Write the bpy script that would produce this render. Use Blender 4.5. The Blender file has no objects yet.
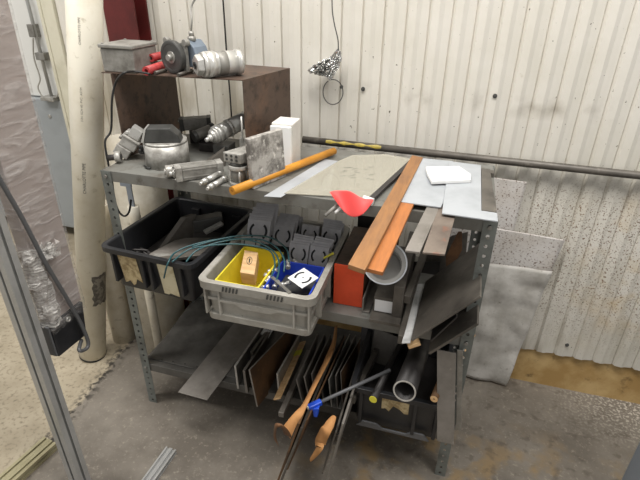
import bpy, bmesh, math, random
from mathutils import Vector as V, Matrix, Euler, noise
random.seed(7)
C = bpy.context.scene.collection
PI = math.pi
# ------------------------------------------------------------------ camera
FPX, PIT, YAW, ROLL = 487.98, 0.49921, 0.27606, 0.01561
CAM = V((1.08483, -1.22919, 1.59309))
F = V((-math.sin(YAW)*math.cos(PIT), math.cos(YAW)*math.cos(PIT), -math.sin(PIT)))
R0 = V((math.cos(YAW), math.sin(YAW), 0)); U0 = R0.cross(F)
RR = R0*math.cos(ROLL)+U0*math.sin(ROLL); UU = -R0*math.sin(ROLL)+U0*math.cos(ROLL)
cd = bpy.data.cameras.new('camera'); co = bpy.data.objects.new('camera', cd); C.objects.link(co)
cd.sensor_width = 36; cd.lens = FPX/640*36; cd.clip_start = .02
m3 = Matrix((RR, UU, -F)).transposed()
co.matrix_world = Matrix.Translation(CAM) @ m3.to_4x4()
bpy.context.scene.camera = co
def hit(u, v, x=None, y=None, z=None):
    """where a measured sight line meets a plane of the place"""
    d = F + RR*((u-320)/FPX) - UU*((v-240)/FPX)
    if x is not None: t = (x-CAM.x)/d.x
    elif y is not None: t = (y-CAM.y)/d.y
    else: t = (z-CAM.z)/d.z
    return CAM + d*t
H, HM, HB, WALL = 1.03, .637, .214, .586
W, D = 1.22, .45
# ------------------------------------------------------------------ materials
def lin(h):
    h = h.lstrip('#'); o = []
    for i in (0, 2, 4):
        c = int(h[i:i+2], 16)/255
        o.append(c/12.92 if c <= .04045 else ((c+.055)/1.055)**2.4)
    return (*o, 1)
def mat(name, col, rough=.6, metal=0, col2=None, scale=8, lo=.45, hi=.65, bump=0, bscale=60, col3=None, scale3=40, lo3=.6, hi3=.68, stretch=None, spec=.5, alpha=None, trans=0):
    m = bpy.data.materials.new(name); m.use_nodes = True
    nt = m.node_tree; N = nt.nodes; L = nt.links; b = N['Principled BSDF']
    b.inputs['Roughness'].default_value = rough; b.inputs['Metallic'].default_value = metal
    b.inputs['Base Color'].default_value = lin(col); b.inputs['Specular IOR Level'].default_value = spec
    if trans: b.inputs['Transmission Weight'].default_value = trans
    if alpha is not None: b.inputs['Alpha'].default_value = alpha
    tc = N.new('ShaderNodeTexCoord'); mp = N.new('ShaderNodeMapping'); L.new(tc.outputs['Object'], mp.inputs['Vector'])
    if stretch: mp.inputs['Scale'].default_value = stretch
    def layer(prev, c, sc, l, h):
        n = N.new('ShaderNodeTexNoise'); n.inputs['Scale'].default_value = sc; n.inputs['Detail'].default_value = 6; n.inputs['Roughness'].default_value = .65
        L.new(mp.outputs[0], n.inputs['Vector'])
        r = N.new('ShaderNodeMapRange'); r.inputs[1].default_value = l; r.inputs[2].default_value = h; L.new(n.outputs[0], r.inputs[0])
        mx = N.new('ShaderNodeMix'); mx.data_type = 'RGBA'; L.new(r.outputs[0], mx.inputs[0])
        if prev is None: mx.inputs[6].default_value = lin(col)
        else: L.new(prev, mx.inputs[6])
        mx.inputs[7].default_value = lin(c); return mx.outputs[2]
    out = None
    if col2: out = layer(None, col2, scale, lo, hi)
    if col3: out = layer(out, col3, scale3, lo3, hi3)
    if out: L.new(out, b.inputs['Base Color'])
    if bump:
        n = N.new('ShaderNodeTexNoise'); n.inputs['Scale'].default_value = bscale; n.inputs['Detail'].default_value = 4; L.new(mp.outputs[0], n.inputs['Vector'])
        bp = N.new('ShaderNodeBump'); bp.inputs['Strength'].default_value = bump; bp.inputs['Distance'].default_value = .004
        L.new(n.outputs[0], bp.inputs['Height']); L.new(bp.outputs[0], b.inputs['Normal'])
    m['_last'] = 1
    return m
M = dict(
 post=mat('grey_enamel_post', '6f736f', .5, .1, '565854', 14),
 shelf=mat('grey_enamel_shelf', '74746f', .5, .1, '615d56', 9, .42, .68, col3='4c453d', scale3=22, lo3=.58, hi3=.75),
 shelfdark=mat('oiled_shelf_steel', '605e5a', .42, .25, '3f3d3a', 6, .4, .65),
 cover=mat('rusty_dark_steel', '54443a', .5, .15, '745641', 5, .45, .72, col3='302721', scale3=30, lo3=.5, hi3=.7),
 steel=mat('raw_steel', '9a9892', .38, .4, '6d6a64', 12, .4, .7, bump=.1),
 dsteel=mat('dark_mill_steel', '645f58', .45, .25, '48443f', 9, .4, .65, col3='857e74', scale3=25, lo3=.6, hi3=.8),
 bsteel=mat('black_mill_steel', '393635', .45, .2, '272423', 9, .4, .65),
 msteel=mat('grey_mill_steel', '85807a', .45, .2, '6a655e', 10, .4, .7, col3='a09a90', scale3=30, lo3=.62, hi3=.8),
 edge=mat('cut_steel_edge', 'bcb9b2', .4, .2, '8f8b84', 40, .4, .7),
 chrome=mat('polished_aluminium', 'c9c8c3', .3, .5, '918f89', 15, .45, .7),
 alu=mat('cast_aluminium', 'b3b1ab', .42, .3, '86837d', 25, .4, .62, bump=.15, bscale=80),
 aludark=mat('dull_aluminium', '8f8d87', .5, .25, '67645e', 20, .42, .68),
 dark=mat('dark_grey_casting', '484846', .45, .1, '343432', 15),
 black=mat('black_rubber', '1c1c1c', .5, 0),
 blackpl=mat('black_plastic', '1f2023', .42, 0, '2c2c2e', 10, bump=.05),
 greypl=mat('grey_tote_plastic', 'a8a59d', .45, 0, '8f8b82', 14, .42, .7, col3='6d675e', scale3=50, lo3=.62, hi3=.8),
 yellow=mat('yellow_plastic', 'e3d23c', .4, 0, 'c8b531', 12, .5, .75),
 blue=mat('blue_plastic', '2743b4', .4),
 wood=mat('pale_wood', 'dcb98a', .65, 0, 'c69c6b', 8, .4, .65, stretch=(1, 6, 6)),
 woodd=mat('brown_phenolic', '93683f', .5, 0, '765438', 9, .4, .7, stretch=(6, 1, 6), col3='6f4c34', scale3=30, lo3=.62, hi3=.8),
 woodd2=mat('orange_phenolic', 'ab6a36', .45, 0, '8f5830', 9, .4, .7, stretch=(6, 1, 6)),
 card=mat('kraft_cardboard', 'b88550', .8, 0, '98693e', 7, .4, .7),
 cardd=mat('oily_cardboard', '6b4a2e', .7, 0, '3f2d1e', 12, .4, .65),
 red=mat('red_rubber', 'b03a3a', .55, 0, '8c2e2e', 20, .5, .7),
 redfab=mat('red_plastic_sheet', 'dc4a48', .6, 0, bump=.05, bscale=20),
 redsteel=mat('dark_red_paint', '5e1f1d', .5, 0, '4b1715', 6),
 orange=mat('orange_tube', 'c98a2a', .45, 0, 'b0721f', 14, .5, .75),
 orangep=mat('orange_painted_end', 'e0502a', .5, 0, 'c9431f', 6, .5, .7),
 pvc=mat('aged_white_pvc', 'ddd8c9', .45, 0, 'cdc5b0', 7, .42, .7, col3='a0967f', scale3=28, lo3=.62, hi3=.78),
 pvcd=mat('grimy_white_pvc', 'd2ccbd', .55, 0, 'bbb19c', 8, .4, .66, col3='7d7260', scale3=22, lo3=.6, hi3=.76),
 white=mat('white_foam', 'e6e6e4', .7, 0, bump=.1, bscale=150),
 foam=mat('white_foam_shade_tone', 'cfccc6', .8, 0, 'c4c0b9', 20, .45, .7, bump=.2, bscale=150),  # off-white holds the shade on the foam block's sides, painted into the colour
 marble=mat('grey_mottled_slab', 'a9a59f', .5, 0, '6a6661', 18, .42, .55, col3='d0ccc5', scale3=40, lo3=.56, hi3=.66, stretch=(1, 1, 1)),
 paint=mat('white_coated_sheet', 'a8acb0', .45, .1, '989ca0', 7, .42, .7),
 cab=mat('blue_grey_cabinet_paint', '9a9fa2', .45, 0, '8f9496', 4),
 cabw=mat('white_cabinet_paint', 'dcdcd8', .45),
 cream=mat('cream_painted_metal', 'c9c5b2', .5, 0, 'b6b19c', 5),
 gearblue=mat('blue_grey_casting', '6d7884', .5, .1, '55606b', 20),
 silver=mat('silver_body', 'cfcec9', .28, .5, 'a09e98', 30, .5, .75),
 green=mat('teal_hose', '2b5257', .35),
 label=mat('torn_paper_label', 'cdbb92', .8, 0, 'a08a63', 40, .45, .6, col3='3a342c', scale3=60, lo3=.62, hi3=.7),
 label2=mat('cream_paper_label', 'dcd3b4', .8, 0, 'c8bb94', 30, .5, .65),
 alub=mat('bright_aluminium_strip', 'd8d9d8', .4, .15, 'b5b6b4', 20, .5, .7),
 paper=mat('white_paper', 'dcdcdc', .8),
 ink=mat('dark_ink', '24262a', .7),
 inkf=mat('faded_ink', '7b766c', .7),
 tape=mat('grey_tape', '7e786c', .7, 0, '4f4a42', 50, .45, .55),
 bluecl=mat('blue_clamp_plastic', '2350c8', .4),
 yel=mat('yellow_paint', 'd8cf45', .5),
 rodgrey=mat('dark_grey_rod', '5d5e60', .45, .2),
 kick=mat('stained_plywood', 'c8ab78', .7, 0, 'ab8a55', 5, .42, .62, col3='5e4a2e', scale3=14, lo3=.6, hi3=.75),
 mauve=mat('mauve_grey_panel', '968b86', .35, 0, '8b807b', 3),
 rustbar=mat('rust_spotted_steel', '776c62', .5, .15, '5c5149', 9, .4, .65, col3='8a5540', scale3=22, lo3=.58, hi3=.7),
 oldyel=mat('worn_yellow_paint', 'b09c3c', .5, 0, '8f7f38', 60, .4, .6),
 speck=mat('speckled_white_sheet', 'ccc8c4', .7, 0, 'bdb6ae', 4, .45, .6, col3='6d5a4e', scale3=130, lo3=.56, hi3=.62),
 sack=mat('white_woven_sack', 'c6c3bd', .75, 0, 'a39f97', 7, .42, .65, bump=.6, bscale=22, col3='8a857b', scale3=60, lo3=.6, hi3=.75),
 extr=mat('anodised_aluminium', 'acacaa', .35, .3, '9b9b98', 6),
 extry=mat('yellowed_aluminium', 'aaa384', .4, .3, '918a6c', 6),
 bluish=mat('grey_blue_paint', '7f868e', .5),
 brace=mat('bracket_steel', 'c0bfc2', .45, .05, 'a3a2a6', 18, .42, .68),
 oldrust=mat('rusty_plate', '6d5034', .65, .2, '4a3828', 7, .4, .62, col3='8a6640', scale3=20, lo3=.6, hi3=.78),
)
def glassy(name, tint, ratio, rough=.15, bump=0, bscale=8):
    m = bpy.data.materials.new(name); m.use_nodes = True; nt = m.node_tree; N = nt.nodes; L = nt.links
    b = N['Principled BSDF']; b.inputs['Base Color'].default_value = lin(tint); b.inputs['Roughness'].default_value = rough
    t = N.new('ShaderNodeBsdfTransparent'); mx = N.new('ShaderNodeMixShader'); mx.inputs[0].default_value = ratio
    L.new(t.outputs[0], mx.inputs[1]); L.new(b.outputs[0], mx.inputs[2]); L.new(mx.outputs[0], N['Material Output'].inputs[0])
    if bump:
        tc = N.new('ShaderNodeTexCoord'); mp = N.new('ShaderNodeMapping'); mp.inputs['Scale'].default_value = (1, .7, 3.2); mp.inputs['Rotation'].default_value = (-.9, 0, 0)
        n = N.new('ShaderNodeTexNoise'); n.inputs['Scale'].default_value = bscale; n.inputs['Detail'].default_value = 5; n.inputs['Distortion'].default_value = 1.2
        bp = N.new('ShaderNodeBump'); bp.inputs['Strength'].default_value = bump; bp.inputs['Distance'].default_value = .02
        L.new(tc.outputs['Object'], mp.inputs[0]); L.new(mp.outputs[0], n.inputs['Vector']); L.new(n.outputs[0], bp.inputs['Height']); L.new(bp.outputs[0], b.inputs['Normal'])
        r = N.new('ShaderNodeMapRange'); r.inputs[1].default_value = .45; r.inputs[2].default_value = .7; r.inputs[3].default_value = ratio*.5; r.inputs[4].default_value = min(1, ratio*1.9)
        L.new(n.outputs[0], r.inputs[0]); L.new(r.outputs[0], mx.inputs[0])
    return m
M['film'] = glassy('shrink_film', 'dedad7', .17, .12, .8, 11)
M['crumple'] = glassy('crumpled_film', 'dcd9d4', .75, .2, 1.0, 30)
M['acrylic'] = glassy('scuffed_clear_acrylic', 'b9b5a6', .5, .06)
M['clear'] = glassy('clear_plastic', 'a9a8a4', .5, .15)
# foil
fm = mat('crinkled_foil', 'd3d3d1', .2, 1); M['foil'] = fm
# wall with grime and spatter (dirt keeps its own shape and place)
def wallmat():
    m = mat('cream_corrugated_paint', 'd4d0c7', .5, 0, 'cac6ba', 3, .4, .7, col3='b3ab98', scale3=30, lo3=.66, hi3=.8)
    nt = m.node_tree; N = nt.nodes; L = nt.links; b = N['Principled BSDF']; prev = b.inputs['Base Color'].links[0].from_socket
    g = N.new('ShaderNodeNewGeometry'); s = N.new('ShaderNodeSeparateXYZ'); L.new(g.outputs['Position'], s.inputs[0])
    def mr(src, a, bb, c=0, d=1):
        r = N.new('ShaderNodeMapRange'); r.inputs[1].default_value = a; r.inputs[2].default_value = bb; r.inputs[3].default_value = c; r.inputs[4].default_value = d; L.new(src, r.inputs[0]); return r.outputs[0]
    def mul(a, bb):
        q = N.new('ShaderNodeMath'); q.operation = 'MULTIPLY'; L.new(a, q.inputs[0]); L.new(bb, q.inputs[1]); return q.outputs[0]
    def mixc(prev, fac, c):
        mx = N.new('ShaderNodeMix'); mx.data_type = 'RGBA'; L.new(fac, mx.inputs[0]); L.new(prev, mx.inputs[6]); mx.inputs[7].default_value = lin(c); return mx.outputs[2]
    def nz(sc, lo, hi, st=None):
        n = N.new('ShaderNodeTexNoise'); n.inputs['Scale'].default_value = sc; n.inputs['Detail'].default_value = 5
        if st:
            mp = N.new('ShaderNodeMapping'); mp.inputs['Scale'].default_value = st; L.new(g.outputs['Position'], mp.inputs[0]); L.new(mp.outputs[0], n.inputs['Vector'])
        else: L.new(g.outputs['Position'], n.inputs['Vector'])
        return mr(n.outputs[0], lo, hi)
    low = mul(mr(s.outputs[2], .85, 1.0, 1, 0), mr(s.outputs[2], .2, .5, 0, 1))
    lowx = mul(low, mr(s.outputs[0], 1.25, 1.4))
    c = mixc(prev, mul(mul(lowx, nz(190, .57, .63)), mr(s.outputs[0], 1.2, 1.3)), '6b5036')
    c = mixc(c, mul(mul(lowx, nz(6, .5, .66)), mr(s.outputs[0], 1.5, 1.9, 0, .8)), 'c4a873')
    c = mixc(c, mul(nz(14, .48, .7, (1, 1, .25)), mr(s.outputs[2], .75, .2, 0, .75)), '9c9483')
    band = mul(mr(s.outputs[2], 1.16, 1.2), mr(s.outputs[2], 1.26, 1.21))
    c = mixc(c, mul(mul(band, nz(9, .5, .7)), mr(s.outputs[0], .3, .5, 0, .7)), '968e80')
    dl = mul(mr(s.outputs[0], .5, .3), mr(s.outputs[2], 1.45, 1.1))
    c = mixc(c, mul(dl, nz(10, .42, .62, (1, 1, .4))), 'a39b8a')
    c = mixc(c, nz(80, .705, .73), '57503f')
    L.new(c, b.inputs['Base Color']); return m
M['wall'] = wallmat()
A1 = hit(60, 428, z=0); A2 = hit(128, 345, z=0)
def floormat():
    m = mat('oily_concrete', '7b746a', .6, 0, '625b52', 4, .38, .62, bump=.4, bscale=45, col3='938b7d', scale3=70, lo3=.56, hi3=.74)
    nt = m.node_tree; N = nt.nodes; L = nt.links; b = N['Principled BSDF']; prev = b.inputs['Base Color'].links[0].from_socket
    g = N.new('ShaderNodeNewGeometry'); s = N.new('ShaderNodeSeparateXYZ'); L.new(g.outputs['Position'], s.inputs[0])
    nrm = V((-(A2-A1).y, (A2-A1).x, 0)).normalized()
    def mr(src, a, bb, c=0, d=1):
        r = N.new('ShaderNodeMapRange'); r.inputs[1].default_value = a; r.inputs[2].default_value = bb; r.inputs[3].default_value = c; r.inputs[4].default_value = d; L.new(src, r.inputs[0]); return r.outputs[0]
    def op(o, a, bb):
        q = N.new('ShaderNodeMath'); q.operation = o
        for i, w in enumerate((a, bb)):
            if isinstance(w, (int, float)): q.inputs[i].default_value = w
            else: L.new(w, q.inputs[i])
        return q.outputs[0]
    def mixc(prev, fac, c):
        mx = N.new('ShaderNodeMix'); mx.data_type = 'RGBA'
        if isinstance(fac, (int, float)): mx.inputs[0].default_value = fac
        else: L.new(fac, mx.inputs[0])
        L.new(prev, mx.inputs[6])
        if isinstance(c, str): mx.inputs[7].default_value = lin(c)
        else: L.new(c, mx.inputs[7])
        return mx.outputs[2]
    def nz(sc, lo=None, hi=None):
        n = N.new('ShaderNodeTexNoise'); n.inputs['Scale'].default_value = sc; n.inputs['Detail'].default_value = 6; L.new(g.outputs['Position'], n.inputs['Vector'])
        return n.outputs[0] if lo is None else mr(n.outputs[0], lo, hi)
    dt = N.new('ShaderNodeVectorMath'); dt.operation = 'DOT_PRODUCT'; L.new(g.outputs['Position'], dt.inputs[0]); dt.inputs[1].default_value = nrm
    dist = op('SUBTRACT', dt.outputs['Value'], A1.dot(nrm))
    dist = op('ADD', dist, op('MULTIPLY', op('SUBTRACT', nz(12), .5), .07))
    # yellow-brown worn paint on the right, white dust by the wall
    c = mixc(prev, op('MULTIPLY', nz(9, .5, .62), op('MULTIPLY', mr(s.outputs[0], .6, .9, 0, .9), mr(s.outputs[1], .35, .1))), '857050')
    c = mixc(c, op('MULTIPLY', nz(22, .56, .66), mr(s.outputs[0], .6, 1.0, 0, .5)), '4b4238')
    dust = op('MULTIPLY', mr(s.outputs[0], 1.6, 2.0), mr(s.outputs[1], .30, .52))
    c = mixc(c, op('MULTIPLY', dust, nz(85, .50, .60)), 'bdb6aa')
    light = mixc(mixc(prev, 1.0, 'aa9f8a'), nz(7, .4, .7), '958a75')
    light = mixc(light, nz(60, .52, .7), '7f7461')
    c = mixc(c, mr(dist, -.008, .008), light)
    band = mr(op('ABSOLUTE', dist, 0), .045, .01)
    c = mixc(c, op('MULTIPLY', band, nz(45, .46, .58)), '39342d')
    L.new(c, b.inputs['Base Color'])
    return m
M['floor'] = floormat()
# ------------------------------------------------------------------ mesh helpers
class MB:
    def __init__(s): s.bm = bmesh.new()
    def hexa(s, p):
        v = [s.bm.verts.new(q) for q in p]
        for f in ((3,2,1,0),(4,5,6,7),(0,1,5,4),(1,2,6,5),(2,3,7,6),(3,0,4,7)): s.bm.faces.new([v[i] for i in f])
        return s
    def box(s, x0, x1, y0, y1, z0, z1, T=None):
        p = [V(q) for q in ((x0,y0,z0),(x1,y0,z0),(x1,y1,z0),(x0,y1,z0),(x0,y0,z1),(x1,y0,z1),(x1,y1,z1),(x0,y1,z1))]
        if T: p = [T @ q for q in p]
        return s.hexa(p)
    def prism(s, pts, vec):
        a = [s.bm.verts.new(V(q)) for q in pts]; b = [s.bm.verts.new(V(q)+V(vec)) for q in pts]; n = len(a)
        s.bm.faces.new(a); s.bm.faces.new(b[::-1])
        for i in range(n): s.bm.faces.new((a[i], b[i], b[(i+1)%n], a[(i+1)%n]))
        return s
    def bar(s, P, Q, w, h, up=V((0,0,1))):
        """rectangular bar from P to Q, w across, h along up"""
        P, Q = V(P), V(Q); d = (Q-P).normalized(); sx = d.cross(up).normalized(); u = sx.cross(d)
        q = []
        for X in (P, Q): q.append([X+sx*a*w/2+u*b*h/2 for a, b in ((-1,-1),(1,-1),(1,1),(-1,1))])
        v = [[s.bm.verts.new(t) for t in r] for r in q]
        s.bm.faces.new(v[0]); s.bm.faces.new(v[1][::-1])
        for i in range(4): s.bm.faces.new((v[0][i], v[1][i], v[1][(i+1)%4], v[0][(i+1)%4]))
        return s
    def ring(s, c, ax, r, n, ref=None):
        ax = V(ax).normalized(); a = ax.orthogonal().normalized() if ref is None else (V(ref)-ax*V(ref).dot(ax)).normalized(); b = ax.cross(a)
        return [s.bm.verts.new(V(c)+a*r*math.cos(2*PI*i/n)+b*r*math.sin(2*PI*i/n)) for i in range(n)]
    def skin(s, rings, smooth=True, c0=True, c1=True):
        for A, B in zip(rings, rings[1:]):
            n = len(A)
            for i in range(n):
                f = s.bm.faces.new((A[i], A[(i+1)%n], B[(i+1)%n], B[i])); f.smooth = smooth
        if c0: s.bm.faces.new(rings[0][::-1])
        if c1: s.bm.faces.new(rings[-1])
        return s
    def cyl(s, P, Q, r0, r1=None, n=24, smooth=True, inner=None):
        P, Q = V(P), V(Q); r1 = r0 if r1 is None else r1; ax = Q-P; ref = ax.orthogonal()
        if inner is None: s.skin([s.ring(P, ax, r0, n, ref), s.ring(Q, ax, r1, n, ref)], smooth)
        else:
            a = s.ring(P, ax, r0, n, ref); b = s.ring(Q, ax, r1, n, ref); c = s.ring(Q, ax, inner, n, ref); d = s.ring(P, ax, inner, n, ref)
            for X, Y, sm in ((a,b,True),(b,c,False),(c,d,True),(d,a,False)):
                for i in range(n):
                    f = s.bm.faces.new((X[i], X[(i+1)%n], Y[(i+1)%n], Y[i])); f.smooth = sm
        return s
    def turned(s, P, Q, prof, n=28):
        """stepped turning: prof = [(t, r)] along P..Q"""
        P, Q = V(P), V(Q); ax = Q-P; ref = ax.orthogonal()
        for (t0, r0), (t1, r1) in zip(prof, prof[1:]):
            if abs(t1-t0) < 1e-6: continue
            s.cyl(P+ax*t0, P+ax*t1, r0, r1, n)
        return s
    def tube(s, path, r, n=10):
        path = [V(p) for p in path]; rings = []; ref = None
        for i, p in enumerate(path):
            t = (path[min(i+1, len(path)-1)]-path[max(i-1, 0)]).normalized()
            if ref is None: ref = t.orthogonal()
            ref = (ref-t*ref.dot(t)).normalized(); rr = r[i] if isinstance(r, (list, tuple)) else r
            rings.append(s.ring(p, t, rr, n, ref))
        return s.skin(rings)
    def rloft(s, T, levels, n=5):
        """rounded rectangle loft: levels = (z, x0, x1, y0, y1, r)"""
        rings = []
        for z, x0, x1, y0, y1, r in levels:
            ring = []
            for cx, cy, a0 in ((x1-r, y0+r, -PI/2), (x1-r, y1-r, 0), (x0+r, y1-r, PI/2), (x0+r, y0+r, PI)):
                for k in range(n): 
                    a = a0+PI/2*k/(n-1); ring.append(s.bm.verts.new(T @ V((cx+r*math.cos(a), cy+r*math.sin(a), z))))
            rings.append(ring)
        return s.skin(rings, smooth=False)
    def build(s, name, m, parent=None, bevel=0, solid=0, subsurf=0):
        bmesh.ops.recalc_face_normals(s.bm, faces=s.bm.faces)
        org = V((0,0,0))
        if parent is not None:
            q = parent
            while q is not None: org = org+q.location; q = q.parent
        else:
            xs = [v.co for v in s.bm.verts]; lo = V([min(c[i] for c in xs) for i in range(3)]); hi = V([max(c[i] for c in xs) for i in range(3)])
            org = V(((lo.x+hi.x)/2, (lo.y+hi.y)/2, lo.z))
        for v in s.bm.verts: v.co -= org
        me = bpy.data.meshes.new(name); s.bm.to_mesh(me); s.bm.free(); me.materials.append(m if not isinstance(m, str) else M[m])
        o = bpy.data.objects.new(name, me); C.objects.link(o)
        if parent is not None: o.parent = parent
        else: o.location = org
        if solid:
            q = o.modifiers.new('s', 'SOLIDIFY'); q.thickness = solid; q.offset = 0
        if bevel:
            q = o.modifiers.new('b', 'BEVEL'); q.width = bevel; q.segments = 2; q.limit_method = 'ANGLE'; q.angle_limit = .7
        if subsurf:
            q = o.modifiers.new('u', 'SUBSURF'); q.levels = q.render_levels = subsurf
        return o
def thing(name, label, cat, loc, group=None):
    o = bpy.data.objects.new(name, None); C.objects.link(o); o.location = V(loc); o.empty_display_size = .05
    o['label'] = label; o['category'] = cat
    if group: o['group'] = group
    return o
def tag(o, label, cat, group=None, kind=None):
    if label: o['label'] = label
    if cat: o['category'] = cat
    if group: o['group'] = group
    if kind: o['kind'] = kind
    return o
def struct(o): o['kind'] = 'structure'; return o
def frame(P, yaw, tilt=0, roll=0):
    return Matrix.Translation(V(P)) @ Euler((tilt, roll, yaw), 'XYZ').to_matrix().to_4x4()
def smoothpath(pts, k=6):
    pts = [V(p) for p in pts]; out = []
    for i in range(len(pts)-1):
        p0, p1, p2, p3 = pts[max(i-1,0)], pts[i], pts[i+1], pts[min(i+2, len(pts)-1)]
        for j in range(k):
            t = j/k; out.append(.5*((2*p1)+(p2-p0)*t+(2*p0-5*p1+4*p2-p3)*t*t+(3*p1-p0-3*p2+p3)*t**3))
    out.append(pts[-1]); return out
def slab(pts, th, up=None):
    """flat sheet from corner points with thickness th grown away from the seen face"""
    pts = [V(p) for p in pts]; n = (pts[1]-pts[0]).cross(pts[2]-pts[0]).normalized()
    if up is not None and n.dot(V(up)) < 0: n = -n
    return MB().prism(pts, -n*th)
def text_mesh(body, size):
    cu = bpy.data.curves.new('t', 'FONT'); cu.body = body; cu.size = size
    o = bpy.data.objects.new('t', cu); C.objects.link(o)
    dg = bpy.context.evaluated_depsgraph_get(); me = bpy.data.meshes.new_from_object(o.evaluated_get(dg))
    bpy.data.objects.remove(o); bm = bmesh.new(); bm.from_mesh(me); return bm

# ================================================================== SETTING
fl = MB().box(-4, 4, -3, 4, -.05, 0).build('floor', 'floor'); struct(fl)
def corrugated(x0, x1, z0, z1, y):
    b = bmesh.new(); P = .075; xs = []
    x = 1.015-P*round((1.015-x0)/P)-P
    prof = ((0, 0), (.005, -.009), (.030, -.012), (.044, -.006), (.069, -.002), (.0725, .003))
    while x < x1:
        for dx, dy in prof:
            if x0 <= x+dx <= x1: xs.append((x+dx, y+dy))
        x += P
    lo = [b.verts.new((a, c, z0)) for a, c in xs]; hi = [b.verts.new((a, c, z1)) for a, c in xs]
    lo2 = [b.verts.new((a, c+.002, z0)) for a, c in xs]; hi2 = [b.verts.new((a, c+.002, z1)) for a, c in xs]
    for i in range(len(xs)-1):
        b.faces.new((lo[i], lo[i+1], hi[i+1], hi[i])); b.faces.new((lo2[i+1], lo2[i], hi2[i], hi2[i+1])); b.faces.new((lo[i+1], lo[i], lo2[i], lo2[i+1]))
    m = MB(); m.bm.free(); m.bm = b; return m
struct(corrugated(-.56, 3.2, .188, 3.0, WALL).build('wall_back', 'wall'))
# plywood kickboard under the sheeting
struct(MB().box(-.56, 3.2, WALL+.006, WALL+.03, 0, .23).build('baseboard_back', 'kick'))
struct(MB().box(-.62, 3.2, WALL+.034, WALL+.06, 0, 3.0).build('wall_back_core', 'cream'))
bpy.data.objects['wall_back_core'].name = 'wall_rear'
struct(MB().box(-.62, -.562, WALL-.02, WALL+.032, 0, 3.0).box(-.635, -.62, WALL-.024, WALL+.06, 0, 3.0).build('trim_1', 'cream', bevel=.003))
# wall screws
for i, (u, v, lab) in enumerate(((363, 89, 'small wall screw right of the hanging foil'), (495, 96, 'wall screw on the sheeting above the pipe, high right'), (567, 345, 'wall screw low on the sheeting above the plywood'))):
    q = hit(u, v, y=WALL-.012)
    t = MB().cyl(q+V((0, -.006, 0)), q+V((0, .004, 0)), .0035, n=6).cyl(q+V((0, -.002, 0)), q+V((0, .004, 0)), .0075, n=16).build('wall_screw', 'dark')
    tag(t, lab, 'screw', 'screws in the corrugated wall')
# red I-beam column
cx0 = -.275
col = MB().box(cx0, cx0+.135, .505, .513, 0, 3).box(cx0+.06, cx0+.07, .513, .565, 0, 3).box(cx0, cx0+.15, .562, .57, 0, 3)
tag(col.build('steel_column', 'redsteel', bevel=.001), 'dark red painted steel column standing against the wall behind the shelf', 'column')

# ------------------------------------------------------------------ far machine enclosure
E0 = V((-2.6, 1.1, 0))
enc = thing('machine_enclosure', 'grey and white machine enclosure standing beyond the wrapped panel at far left', 'machine', (-1.9, 1.4, 0))
XR = -1.06
MB().box(-2.6, XR, 1.1, 1.9, .08, .93).build('base_cabinet', 'cab', enc, bevel=.006)
MB().box(-2.6, -1.142, 1.13, 1.9, .935, 2.6).build('upper_panel', 'cabw', enc, bevel=.006)
MB().box(-1.14, XR, 1.10, 1.9, .935, 2.6).build('side_frame', 'cream', enc, bevel=.004)
for x in (-2.5, XR-.05):
    MB().cyl((x, 1.16, 0), (x, 1.16, .08), .035).build('foot', 'black', enc)
q = hit(50, 116, y=1.1); MB().cyl(q+V((0, -.006, 0)), q+V((0, .002, 0)), .01).build('lock', 'chrome', enc)
P1, P2 = hit(27, 0, y=1.1), hit(52, 98, y=1.1)
MB().tube([P1+V((-.03, 0, .12)), P1, P2], .009).build('conduit', 'extr', enc)
q = hit(34, 30, y=1.11); MB().box(q.x-.02, q.x+.02, 1.085, 1.13, q.z-.035, q.z+.03).build('hinge', 'aludark', enc, bevel=.003)
q = hit(43, 56, y=1.11); MB().box(q.x-.03, q.x+.03, 1.085, 1.13, q.z-.02, q.z+.02).build('latch', 'steel', enc, bevel=.003)
MB().tube(smoothpath([hit(u, v, y=1.085) for u, v in ((33, 38), (34, 58), (40, 78), (38, 88), (44, 98), (52, 101), (58, 94), (57, 84))]), .004).build('hose', 'greypl', enc)
q = hit(50, 99, y=1.07); MB().box(q.x-.06, q.x+.03, 1.06, 1.13, q.z-.012, q.z+.01).build('valve', 'alu', enc, bevel=.003)

# ------------------------------------------------------------------ PVC pipes
B = V((-.415, .168, 0)); T = B+(V((-.155, .265, 1.507))-B)*1.6
pv = thing('plastic_pipe', 'tall leaning white plastic pipe nearest the wrapped panel, with grey tape', 'pipe', B, 'white pipes left of the shelf')
MB().cyl(B, T, .0575, n=40, inner=.050).build('pipe_body', 'pvc', pv)
MB().cyl(B+(T-B)*.002, B+(T-B)*.006, .0585, n=40, inner=.0578).build('end_ring', 'black', pv)
ax = (T-B).normalized()
def on_pipe(bm, z0, ang, r):
    # text x runs up the pipe, y wraps round
    e1 = (V((CAM.x, CAM.y, 0))-V((B.x, B.y, 0))).normalized(); e1 = (e1-ax*e1.dot(ax)).normalized(); e2 = ax.cross(e1)
    for v in bm.verts:
        a = ang-v.co.y/r; v.co = B+ax*(z0+v.co.x)+e1*math.cos(a)*r+e2*math.sin(a)*r
def add_print(body, size, z0, ang, m='inkf'):
    bm = text_mesh(body, size); on_pipe(bm, z0, ang, .0581); mb = MB(); mb.bm.free(); mb.bm = bm; return mb.build('printed_text', m, pv)
add_print('CHARLOTTE PIPE', .016, .86, -.30, 'ink')
add_print('CHARLOTTE PIPE', .011, 1.40, -.36)
add_print('3 IN  SCH 40  PVC  ASTM', .011, 1.14, -.36)
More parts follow.
